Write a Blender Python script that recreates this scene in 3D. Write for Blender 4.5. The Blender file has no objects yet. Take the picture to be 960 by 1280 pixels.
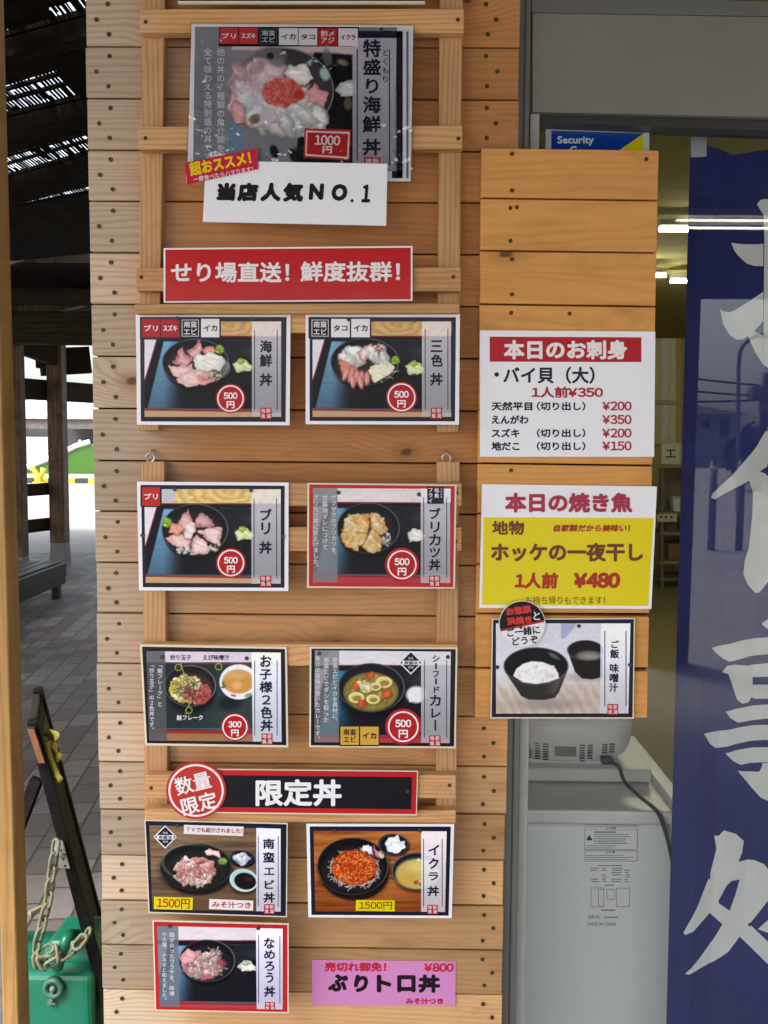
import bpy, bmesh, math, random
import numpy as np
from mathutils import Vector, Matrix

R = math.radians
random.seed(7)
scene = bpy.context.scene
COL = scene.collection

# ------------------------------------------------------------------ camera
F, CX, CY = 1150.0, 480.0, 640.0
PITCH, YAW, ROLL = 0.0807, 0.0117, 0.0078
CAM = np.array([0.5095, -1.55, 1.5])
_cx, _sx, _cy, _sy = math.cos(PITCH), math.sin(PITCH), math.cos(YAW), math.sin(YAW)
_f = np.array([-_sy*_cx, _cy*_cx, -_sx]); _r = np.array([_cy, _sy, 0.0]); _u = np.cross(_r, _f)
CR = math.cos(ROLL)*_r + math.sin(ROLL)*_u
CU = -math.sin(ROLL)*_r + math.cos(ROLL)*_u
CF = _f
cam = bpy.data.cameras.new('Camera'); cam_o = bpy.data.objects.new('Camera', cam); COL.objects.link(cam_o)
cam.sensor_fit = 'HORIZONTAL'; cam.sensor_width = 36; cam.lens = F/960*36
cam.clip_start = 0.05; cam.clip_end = 2000
m = Matrix(((CR[0], CU[0], -CF[0], CAM[0]), (CR[1], CU[1], -CF[1], CAM[1]), (CR[2], CU[2], -CF[2], CAM[2]), (0, 0, 0, 1)))
cam_o.matrix_world = m
scene.camera = cam_o

# ------------------------------------------------------------------ light
world = bpy.data.worlds.new('World'); scene.world = world; world.use_nodes = True
wn = world.node_tree.nodes; wl = world.node_tree.links
bg = wn['Background']
sky = wn.new('ShaderNodeTexSky'); sky.sky_type = 'NISHITA'; sky.sun_disc = False
SUN_EL, SUN_AZ = 52.0, 218.0            # azimuth clockwise from +Y: behind the camera, to its left
sky.sun_elevation = R(SUN_EL); sky.sun_rotation = R(SUN_AZ)
sky.air_density = 1.0; sky.dust_density = 4.0; sky.ozone_density = 1.0
hs = wn.new('ShaderNodeHueSaturation'); hs.inputs['Saturation'].default_value = 0.42
wl.new(sky.outputs[0], hs.inputs['Color']); wl.new(hs.outputs[0], bg.inputs[0])
bg.inputs[1].default_value = 0.12
sun = bpy.data.lights.new('Sun', 'SUN'); sun.energy = 1.5; sun.angle = R(12); sun.color = (1, 0.95, 0.88)
sun_o = bpy.data.objects.new('Sun', sun); COL.objects.link(sun_o)
_d = Vector((math.sin(R(SUN_AZ))*math.cos(R(SUN_EL)), math.cos(R(SUN_AZ))*math.cos(R(SUN_EL)), math.sin(R(SUN_EL))))
sun_o.rotation_euler = (-_d).to_track_quat('-Z', 'Y').to_euler()
vs = scene.view_settings
vs.view_transform = 'Standard'; vs.look = 'None'; vs.gamma = 1; vs.use_curve_mapping = False
vs.exposure = 2.0
scene.render.engine = 'CYCLES'
scene.cycles.use_denoising = True
scene.cycles.max_bounces = 8
scene.cycles.diffuse_bounces = 5
scene.cycles.transparent_max_bounces = 12
scene.cycles.sample_clamp_indirect = 6

# ------------------------------------------------------------------ helpers
def rays(px, py):
    px = np.asarray(px, float); py = np.asarray(py, float)
    return ((px-CX)/F)[..., None]*CR - ((py-CY)/F)[..., None]*CU + CF

def at(px, py, Y=0.0):
    """the point on the vertical plane Y = const seen at photo pixel (px, py)"""
    d = rays(px, py)
    return CAM + d*((Y-CAM[1])/d[..., 1])[..., None]

def atz(px, py, Z=0.0):
    d = rays(px, py)
    return CAM + d*((Z-CAM[2])/d[..., 2])[..., None]

GLASS_Y = 0.07
def mir(px, py, Y):
    """the real place, behind the camera, of what the window mirrors at this pixel"""
    p = at(px, py, Y); p = np.array(p); p[..., 1] = 2*GLASS_Y - p[..., 1]
    return p

def srgb(c):
    c = np.asarray(c, float)/255.0
    return np.where(c <= 0.04045, c/12.92, ((c+0.055)/1.055)**2.4)

def tag(o, label=None, cat=None, group=None, kind=None):
    if label: o['label'] = label
    if cat: o['category'] = cat
    if group: o['group'] = group
    if kind: o['kind'] = kind
    return o

def empty(name, loc, label, cat, group=None):
    o = bpy.data.objects.new(name, None); COL.objects.link(o); o.location = Vector(loc)
    o.empty_display_size = 0.05
    return tag(o, label, cat, group)

def wloc(o):
    v = Vector((0, 0, 0))
    while o is not None:
        v += o.location; o = o.parent
    return v

def link(name, me, mat, parent=None, origin=None):
    """mesh in world coordinates -> object; origin or the parent's origin becomes the local zero"""
    o = bpy.data.objects.new(name, me); COL.objects.link(o)
    if mat is not None: me.materials.append(mat)
    if parent is not None:
        me.transform(Matrix.Translation(-wloc(parent))); o.parent = parent
    elif origin is not None:
        me.transform(Matrix.Translation(-Vector(origin))); o.location = Vector(origin)
    return o

class MB:
    def __init__(s): s.v = []; s.f = []; s.a = []; s.smooth = []
    def add(s, vs, fs, a=0.0, smooth=False):
        n = len(s.v); s.v += [tuple(map(float, p)) for p in vs]; s.f += [[i+n for i in f] for f in fs]
        s.a += [a]*len(vs); s.smooth += [smooth]*len(fs); return s
    def box(s, lo, hi, a=0.0):
        x0, y0, z0 = lo; x1, y1, z1 = hi
        return s.hexa([(x0,y0,z0),(x1,y0,z0),(x1,y0,z1),(x0,y0,z1)], [(x0,y1,z0),(x1,y1,z0),(x1,y1,z1),(x0,y1,z1)], a)
    def hexa(s, A, B, a=0.0):
        """A and B: two quads, A in front (ccw seen from the front)"""
        return s.add(list(A)+list(B), [(0,1,2,3),(7,6,5,4),(1,0,4,5),(2,1,5,6),(3,2,6,7),(0,3,7,4)], a)
    def bar(s, p, q, w, h, up=(0,0,1), a=0.0):
        p = Vector(p); q = Vector(q); d = (q-p).normalized(); up = Vector(up)
        x = d.cross(up); x = x.normalized() if x.length > 1e-6 else Vector((1,0,0)); y = x.cross(d).normalized()
        c = lambda o: [o-x*w/2-y*h/2, o+x*w/2-y*h/2, o+x*w/2+y*h/2, o-x*w/2+y*h/2]
        return s.hexa(c(p), c(q), a)
    def prism(s, pts, off, a=0.0):
        """polygon pts (3-D, ccw from the front) pushed back by the vector off"""
        n = len(pts); off = np.asarray(off, float); pts = [np.asarray(p, float) for p in pts]
        B = [p+off for p in pts]
        fs = [list(range(n)), list(range(2*n-1, n-1, -1))] + [(i, i+n, (i+1) % n+n, (i+1) % n) for i in range(n)]
        return s.add(pts+B, fs, a)
    def tube(s, path, r, n=8, a=0.0, closed=False):
        path = [Vector(p) for p in path]; N = len(path); rr = r if isinstance(r, (list, tuple)) else [r]*N
        vs = []; fs = []; prev = None
        for i, p in enumerate(path):
            if closed: t = (path[(i+1) % N]-path[i-1]).normalized()
            else: t = (path[min(i+1, N-1)]-path[max(i-1, 0)]).normalized()
            if prev is None:
                x = t.cross(Vector((0,0,1)));  x = x if x.length > 1e-3 else t.cross(Vector((1,0,0)))
            else: x = prev - t*prev.dot(t)
            x.normalize(); prev = x; y = t.cross(x)
            for k in range(n):
                an = 2*math.pi*k/n; vs.append(p + (x*math.cos(an)+y*math.sin(an))*rr[i])
        M = N if closed else N-1
        for i in range(M):
            j = (i+1) % N
            for k in range(n): fs.append((i*n+k, i*n+(k+1) % n, j*n+(k+1) % n, j*n+k))
        if not closed: fs += [list(range(n))[::-1], [(N-1)*n+k for k in range(n)]]
        return s.add(vs, fs, a, True)
    def lathe(s, c, prof, axis=(0,0,1), n=24, a=0.0, sx=1.0, sy=1.0):
        c = Vector(c); ax = Vector(axis).normalized(); x = ax.cross(Vector((0.3,1,0.2))).normalized(); y = ax.cross(x)
        if abs(ax.z) > 0.99: x = Vector((1,0,0)); y = Vector((0,1,0))
        vs = []; fs = []
        for r, h in prof:
            for k in range(n):
                an = 2*math.pi*k/n; vs.append(c + x*(r*math.cos(an)*sx) + y*(r*math.sin(an)*sy) + ax*h)
        for i in range(len(prof)-1):
            for k in range(n): fs.append((i*n+k, i*n+(k+1) % n, (i+1)*n+(k+1) % n, (i+1)*n+k))
        fs += [list(range(n))[::-1], [(len(prof)-1)*n+k for k in range(n)]]
        return s.add(vs, fs, a, True)
    def build(s, name, mat, parent=None, origin=None, bevel=0.0, seg=1):
        me = bpy.data.meshes.new(name); me.from_pydata(s.v, [], s.f); me.update()
        at_ = me.attributes.new('pl', 'FLOAT', 'POINT'); at_.data.foreach_set('value', s.a)
        for p, sm in zip(me.polygons, s.smooth): p.use_smooth = sm
        bm = bmesh.new(); bm.from_mesh(me)
        bmesh.ops.recalc_face_normals(bm, faces=bm.faces)
        if bevel:
            bmesh.ops.bevel(bm, geom=[e for e in bm.edges if e.is_manifold and e.calc_face_angle(0) > 0.5], offset=bevel, segments=seg, affect='EDGES', profile=0.6)
        bm.to_mesh(me); bm.free()
        return link(name, me, mat, parent, origin)

# ------------------------------------------------------------------ materials
class NT:
    def __init__(s, name):
        s.m = bpy.data.materials.new(name); s.m.use_nodes = True; s.t = s.m.node_tree
        s.p = s.t.nodes['Principled BSDF']; s.out = s.t.nodes['Material Output']
    def n(s, t, **kw):
        x = s.t.nodes.new(t)
        for k, v in kw.items(): setattr(x, k, v)
        return x
    def l(s, a, b): s.t.links.new(a, b)
    def val(s, sock, v):
        if hasattr(v, 'bl_idname') and 'Socket' in v.bl_idname: s.l(v, sock)
        else: sock.default_value = v
    def math(s, op, a, b=0.0, clamp=False):
        x = s.n('ShaderNodeMath', operation=op); x.use_clamp = clamp; s.val(x.inputs[0], a); s.val(x.inputs[1], b); return x.outputs[0]
    def mix(s, f, a, b, mode='MIX'):
        x = s.n('ShaderNodeMix', data_type='RGBA'); x.blend_type = mode; s.val(x.inputs[0], f)
        s.val(x.inputs[6], a if not isinstance(a, tuple) else (*a, 1)); s.val(x.inputs[7], b if not isinstance(b, tuple) else (*b, 1)); return x.outputs[2]
    def mapr(s, v, a, b, c=0.0, d=1.0, smooth=False):
        x = s.n('ShaderNodeMapRange'); x.interpolation_type = 'SMOOTHSTEP' if smooth else 'LINEAR'
        s.val(x.inputs[0], v)
        for i, q in enumerate((a, b, c, d)): x.inputs[1+i].default_value = q
        return x.outputs[0]
    def noise(s, vec, scale, detail=2.0, rough=0.5):
        x = s.n('ShaderNodeTexNoise'); x.inputs['Scale'].default_value = scale; x.inputs['Detail'].default_value = detail; x.inputs['Roughness'].default_value = rough
        if vec is not None: s.l(vec, x.inputs['Vector'])
        return x.outputs['Fac']
    def comb(s, a, b, c):
        x = s.n('ShaderNodeCombineXYZ'); s.val(x.inputs[0], a); s.val(x.inputs[1], b); s.val(x.inputs[2], c); return x.outputs[0]
    def bump(s, h, st=0.2, dist=0.002):
        b = s.n('ShaderNodeBump'); b.inputs['Strength'].default_value = st; b.inputs['Distance'].default_value = dist
        s.l(h, b.inputs['Height']); s.l(b.outputs[0], s.p.inputs['Normal'])

def wpos(t): return t.n('ShaderNodeNewGeometry').outputs['Position']

def plain(name, c, rough=0.6, spec=0.5, metal=0.0, var=0.08, vscale=30, emit=None, coat=0.0, bump=0.0):
    t = NT(name); t.p.inputs['Roughness'].default_value = rough; t.p.inputs['Specular IOR Level'].default_value = spec
    t.p.inputs['Metallic'].default_value = metal; t.p.inputs['Coat Weight'].default_value = coat
    nz = t.noise(wpos(t), vscale, 4)
    f = t.mapr(nz, 0.25, 0.75, 1-var, 1+var)
    hsv = t.n('ShaderNodeHueSaturation'); hsv.inputs['Color'].default_value = (*c, 1); t.l(f, hsv.inputs['Value'])
    t.l(hsv.outputs[0], t.p.inputs['Base Color'])
    if bump: t.bump(nz, bump, 0.003)
    if emit:
        t.p.inputs['Emission Color'].default_value = (*emit[0], 1); t.p.inputs['Emission Strength'].default_value = emit[1]
    return t.m

def wood(name, light, dark, axis='X', rings=22.0, warp=5.0, knots=0.72, grey=None, rough=0.62, grime=0.0, knotcol=(0.105, 0.035, 0.013), ks=(2.4, 8.0), pv=0.16, pale_low=None, grain=1.0, spec=0.3):
    t = NT(name); pos = wpos(t); sp = t.n('ShaderNodeSeparateXYZ'); t.l(pos, sp.inputs[0]); X, Y, Z = sp.outputs
    A, B, C = {'X': (X, Z, Y), 'Z': (Z, X, Y), 'Y': (Y, X, Z)}[axis]
    at_ = t.n('ShaderNodeAttribute'); at_.attribute_name = 'pl'; pl = at_.outputs['Fac']
    a = t.math('ADD', A, t.math('MULTIPLY', pl, 53.0)); b = t.math('ADD', B, t.math('MULTIPLY', pl, 7.7)); c = t.math('ADD', C, t.math('MULTIPLY', pl, 19.0))
    low = t.noise(t.comb(t.math('MULTIPLY', a, 1.3), t.math('MULTIPLY', b, 9.0), t.math('MULTIPLY', c, 9.0)), 1.0, 2.5)
    v = t.n('ShaderNodeTexVoronoi'); v.voronoi_dimensions = '2D'; v.inputs['Scale'].default_value = 1.0; v.inputs['Randomness'].default_value = 1.0
    jit = t.noise(t.comb(t.math('MULTIPLY', a, 14.0), t.math('MULTIPLY', b, 30.0), c), 1.0, 2)
    jj = t.math('MULTIPLY', t.math('SUBTRACT', jit, 0.5), 0.10)
    t.l(t.comb(t.math('ADD', t.math('MULTIPLY', a, ks[0]), jj), t.math('ADD', t.math('MULTIPLY', b, ks[1]), jj), t.math('MULTIPLY', pl, 31.0)), v.inputs['Vector'])
    sc = t.n('ShaderNodeSeparateColor'); t.l(v.outputs['Color'], sc.inputs[0])
    gate = t.math('GREATER_THAN', sc.outputs[0], knots)
    d = v.outputs['Distance']
    hump = t.math('MULTIPLY', t.mapr(d, 0.0, 0.5, 1.0, 0.0, True), gate)
    ph = t.math('ADD', t.math('ADD', t.math('MULTIPLY', b, rings*6.283), t.math('MULTIPLY', low, warp*6.283)), t.math('MULTIPLY', hump, 20.0))
    s1 = t.math('POWER', t.math('ADD', t.math('MULTIPLY', t.math('SINE', ph), 0.5), 0.5), 2.2)
    fib = t.noise(t.comb(t.math('MULTIPLY', a, 7.0), t.math('MULTIPLY', b, 260.0), t.math('MULTIPLY', c, 260.0)), 1.0, 3, 0.6)
    fa = t.math('ADD', t.math('MULTIPLY', s1, 0.5), t.math('MULTIPLY', t.math('SUBTRACT', fib, 0.5), 0.9), True)
    col = t.mix(t.math('MULTIPLY', fa, grain), light, dark)
    big = t.noise(t.comb(t.math('MULTIPLY', a, 1.8), t.math('MULTIPLY', b, 5.0), c), 1.0, 3)
    col = t.mix(t.mapr(big, 0.35, 0.75, 0.0, 0.45), col, dark)
    if pale_low is not None:      # boards get paler towards the ground
        fz = t.mapr(t.math('ADD', Z, t.math('MULTIPLY', t.math('SUBTRACT', t.math('FRACT', t.math('MULTIPLY', pl, 37.3)), 0.5), 0.5)), pale_low[1], pale_low[0], 0.62, 0.0)
        col = t.mix(fz, col, t.mix(t.math('MULTIPLY', fa, 0.6), pale_low[2], tuple(q*0.62 for q in pale_low[2])))
    st = t.noise(t.comb(t.math('MULTIPLY', a, 5.0), t.math('MULTIPLY', b, 22.0), c), 1.0, 5, 0.65)
    col = t.mix(t.mapr(st, 0.52, 0.78, 0.0, 0.55), col, tuple(q*0.62 for q in dark))
    col = t.mix(t.mapr(st, 0.44, 0.24, 0.0, 0.35), col, tuple(min(q*1.25, 0.8) for q in light))
    if grime == 0.0:      # weather stains
        ws = t.noise(t.comb(t.math('MULTIPLY', A, 3.0), t.math('MULTIPLY', B, 5.0), t.math('MULTIPLY', pl, 3.0)), 1.6, 6, 0.68)
        col = t.mix(t.mapr(ws, 0.54, 0.74, 0.0, 0.42), col, tuple(q*0.55 for q in dark))
    if grey is not None:      # weathered end of the boards, towards -X
        (x0, x1, gc) = grey
        wv = t.noise(t.comb(t.math('MULTIPLY', X, 3.0), t.math('MULTIPLY', Z, 9.0), pl), 1.0, 3)
        g = t.mapr(t.math('ADD', X, t.math('MULTIPLY', t.math('SUBTRACT', wv, 0.5), 0.25)), x0, x1, 1.0, 0.0, True)
        gcol = t.mix(t.math('MULTIPLY', fa, 0.9), gc, tuple(q*0.5 for q in gc))
        col = t.mix(t.math('MULTIPLY', g, 0.8), col, gcol)
    kn = t.math('MULTIPLY', t.mapr(d, 0.025, 0.06, 0.9, 0.0, True), gate)
    halo = t.math('MULTIPLY', t.mapr(d, 0.04, 0.2, 0.5, 0.0, True), gate)
    col = t.mix(halo, col, tuple(q*0.75 for q in dark))
    col = t.mix(kn, col, knotcol)
    if grime:
        gr = t.noise(pos, 6.0, 6, 0.65)
        col = t.mix(t.mapr(gr, 0.5, 0.72, 0.0, grime), col, (0.02, 0.016, 0.013))
    rnd = t.math('FRACT', t.math('MULTIPLY', pl, 91.7))
    hsv = t.n('ShaderNodeHueSaturation'); t.l(col, hsv.inputs['Color']); t.l(t.mapr(rnd, 0, 1, 1-pv, 1+pv), hsv.inputs['Value'])
    t.l(hsv.outputs[0], t.p.inputs['Base Color'])
    t.p.inputs['Roughness'].default_value = rough; t.p.inputs['Specular IOR Level'].default_value = spec
    t.bump(fa, 0.35, 0.0012)
    return t.m

def photo_mat(name='printed_photo', rough=0.2):
    t = NT(name); a = t.n('ShaderNodeVertexColor'); a.layer_name = 'Col'
    t.l(a.outputs[0], t.p.inputs['Base Color']); t.p.inputs['Roughness'].default_value = rough; t.p.inputs['Specular IOR Level'].default_value = 0.13
    return t.m

_ink = {}
def ink(rgb, rough=0.25, spec=0.16):
    k = (tuple(rgb), rough)
    if k not in _ink:
        _ink[k] = plain('printed_ink', tuple(srgb(rgb)), rough, spec, var=0.02, vscale=40)
    return _ink[k]

# laminate: a print under slightly wavy plastic film
def laminate(name, rgb, rough=0.16, bump=0.12):
    t = NT(name); t.p.inputs['Base Color'].default_value = (*srgb(rgb), 1); t.p.inputs['Roughness'].default_value = rough; t.p.inputs['Specular IOR Level'].default_value = 0.2
    nz = t.noise(wpos(t), 16.0, 2); t.bump(nz, bump, 0.004); return t.m

M = {}
M['plank'] = wood('cladding_pine', (0.535, 0.240, 0.082), (0.315, 0.120, 0.036), 'X', 95, 9.0, 0.80, grey=(0.03, 0.21, (0.52, 0.43, 0.325)), ks=(4.6, 8.0), pv=0.27, pale_low=(1.45, 0.75, (0.63, 0.405, 0.20)), grain=0.62)
M['panel'] = wood('panel_pine', (0.70, 0.345, 0.098), (0.50, 0.205, 0.050), 'X', 70, 9.0, 0.78, pv=0.1, ks=(4.6, 8.0), grain=0.55)
M['rail'] = wood('rail_pine', (0.66, 0.375, 0.165), (0.37, 0.165, 0.055), 'X', 120, 6.0, 0.92, grey=(-0.02, 0.14, (0.56, 0.42, 0.27)))
M['stile'] = wood('stile_pine', (0.64, 0.37, 0.175), (0.36, 0.165, 0.060), 'Z', 130, 6.0, 0.95)
M['post'] = wood('post_pine', (0.44, 0.26, 0.09), (0.25, 0.115, 0.032), 'Z', 60, 5.0, 0.93, grain=.9)
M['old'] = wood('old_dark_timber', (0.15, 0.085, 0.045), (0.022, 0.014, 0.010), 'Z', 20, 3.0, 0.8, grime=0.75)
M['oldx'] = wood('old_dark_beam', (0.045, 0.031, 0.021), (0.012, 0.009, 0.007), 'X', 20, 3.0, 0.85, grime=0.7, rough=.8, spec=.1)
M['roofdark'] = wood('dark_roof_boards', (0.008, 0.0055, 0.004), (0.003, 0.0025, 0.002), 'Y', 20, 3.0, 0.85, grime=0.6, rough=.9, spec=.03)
M['bench'] = plain('dark_bench_paint', (0.012, 0.010, 0.010), 0.38, 0.3, var=0.3)
M['black'] = plain('black_stain', (0.009, 0.008, 0.008), 0.7, 0.15, var=0.4, vscale=60)
M['gap'] = plain('black_felt', (0.006, 0.005, 0.004), 0.9, 0.1)
M['screw'] = plain('bronze_screw', (0.075, 0.060, 0.035), 0.4, metal=0.7, var=0.3, vscale=300)
M['steel'] = plain('galvanised_steel', (0.55, 0.56, 0.57), 0.35, metal=0.9, var=0.12)
M['alu'] = plain('grey_anodised_aluminium', (0.15, 0.15, 0.135), 0.45, 0.5, metal=0.15, var=0.06)
M['sash'] = plain('pale_sash', (0.36, 0.36, 0.35), 0.4, var=0.05)
M['transom'] = plain('grey_beige_transom_board', (0.185, 0.185, 0.155), 0.5, var=0.05, vscale=8)
M['cardedge'] = plain('card_board', (0.70, 0.66, 0.57), 0.4, var=0.03)
M['white'] = laminate('laminated_white', (236, 236, 242))
M['creamedge'] = laminate('laminated_cream', (222, 212, 190))
M['navy'] = laminate('laminated_navy', (27, 26, 46))
M['blk'] = laminate('laminated_black', (26, 24, 32))
M['red'] = laminate('laminated_red', (186, 36, 40))
M['photo'] = photo_mat()

# ------------------------------------------------------------------ lettering
_glyph = {}
def glyphs(body):
    if body in _glyph: return _glyph[body]
    if len(body) > 1 and any('\uff10' <= ch <= '\uff19' for ch in body):      # close-set figures
        V, Fs, x, n = [], [], 0.0, 0
        for ch in body:
            v, fs = glyphs(ch); dig = '\uff10' <= ch <= '\uff19' or ch == '\uffe5'
            V.append(v+np.array((x-(0.21 if dig else 0), 0))); Fs += [[i+n for i in f] for f in fs]; n += len(v); x += (0.66 if ch == '\uffe5' else 0.585) if dig else 1.0
        _glyph[body] = (np.concatenate(V), Fs); return _glyph[body]
    c = bpy.data.curves.new('txt', 'FONT'); c.body = body; c.resolution_u = 3; c.fill_mode = 'FRONT'
    o = bpy.data.objects.new('txt', c); COL.objects.link(o)
    dg = bpy.context.evaluated_depsgraph_get(); dg.update()
    me = bpy.data.meshes.new_from_object(o.evaluated_get(dg))
    v = np.zeros(len(me.vertices)*3); me.vertices.foreach_get('co', v); v = v.reshape(-1, 3)[:, :2].copy()
    fs = [list(p.vertices) for p in me.polygons]
    bpy.data.objects.remove(o); bpy.data.curves.remove(c); bpy.data.meshes.remove(me)
    _glyph[body] = (v, fs); return _glyph[body]

class Crop:
    """a window of the photo: (x, y) there -> a point on the wall-parallel plane Y"""
    def __init__(s, ox, oy, sc): s.o = (ox, oy); s.s = sc
    def P(s, x, y, Y): return at(s.o[0]+np.asarray(x, float)/s.s, s.o[1]+np.asarray(y, float)/s.s, Y)

WIDE = {ord(c): ord(c)+0xFEE0 for c in '0123456789'}
class Letters:
    """collects lettering on one plane; strokes thickened by laying shifted copies a hair apart"""
    def __init__(s, crop, Y): s.c = crop; s.Y = Y; s.V = []; s.F = []; s.n = 0
    def _put(s, pts, fs, wt, sizepx):
        k = 1 if wt <= 0 else 8
        for i in range(k):
            dx = dy = 0.0
            if wt > 0: an = 2*math.pi*i/k; dx, dy = wt*sizepx*math.cos(an), wt*sizepx*math.sin(an)
            W = s.c.P(pts[:, 0]+dx, pts[:, 1]+dy, s.Y - 0.00002*i)
            s.V.append(W); s.F += [[j+s.n for j in f[::1]] for f in fs]; s.n += len(W)
    def row(s, body, x0, y0, x1, y1, wt=0.02, ang=0.0, slant=0.0):
        body = body.translate(WIDE)
        v, fs = glyphs(body); lo = v.min(0); hi = v.max(0)
        em = (y1-y0)
        x0 += wt*em; x1 -= wt*em; y0 += wt*em; y1 -= wt*em
        q = (v-lo)/(hi-lo)
        px = (q[:, 0]-0.5)*(x1-x0); py = (0.5-q[:, 1])*(y1-y0); px = px - slant*py
        ca, sa = math.cos(R(ang)), math.sin(R(ang))
        pts = np.stack([(x0+x1)/2 + px*ca-py*sa, (y0+y1)/2 + px*sa+py*ca], 1)
        s._put(pts, fs, wt, em); return s
    def col(s, body, xc, y0, y1, em=None, wt=0.012, squash=1.0):
        """vertical writing, one em per character"""
        step = (y1-y0)/len(body); em = em or step*0.96
        for k, ch in enumerate(body):
            if ch in ' \u3000': continue
            v, fs = glyphs(ch)
            u = v[:, 0]-0.5; w = v[:, 1]-0.38
            if ch in '\u30fc\u300c\u300d\uff08\uff09': u, w = w, -u
            if ch in '\u3001\u3002': u = u+0.6; w = w+0.6
            pts = np.stack([xc+u*em*squash, y0+(k+0.5)*step - w*em], 1)
            s._put(pts, fs, wt, em)
        return s
    def build(s, name, mat, parent):
        me = bpy.data.meshes.new(name); me.from_pydata(np.concatenate(s.V).tolist(), [], s.F); me.update()
        return link(name, me, mat, parent)

# ------------------------------------------------------------------ printed pictures
def vnoise(X, Y, sx, sy, seed, octv=3):
    rg = np.random.default_rng(seed); out = np.zeros_like(X); amp = 1.0; tot = 0
    for o in range(octv):
        g = rg.random((64, 64)); u = X/sx*(2**o) + 7.3; v = Y/sy*(2**o) + 3.1
        i = np.floor(u).astype(int); j = np.floor(v).astype(int); fu = u-i; fv = v-j
        fu = fu*fu*(3-2*fu); fv = fv*fv*(3-2*fv)
        G = lambda a, b: g[a % 64, b % 64]
        out += amp*((G(i, j)*(1-fu)+G(i+1, j)*fu)*(1-fv) + (G(i, j+1)*(1-fu)+G(i+1, j+1)*fu)*fv); tot += amp; amp *= 0.5
    return out/tot

def sst(a, b, x): t = np.clip((x-a)/(b-a), 0, 1); return t*t*(3-2*t)

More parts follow.
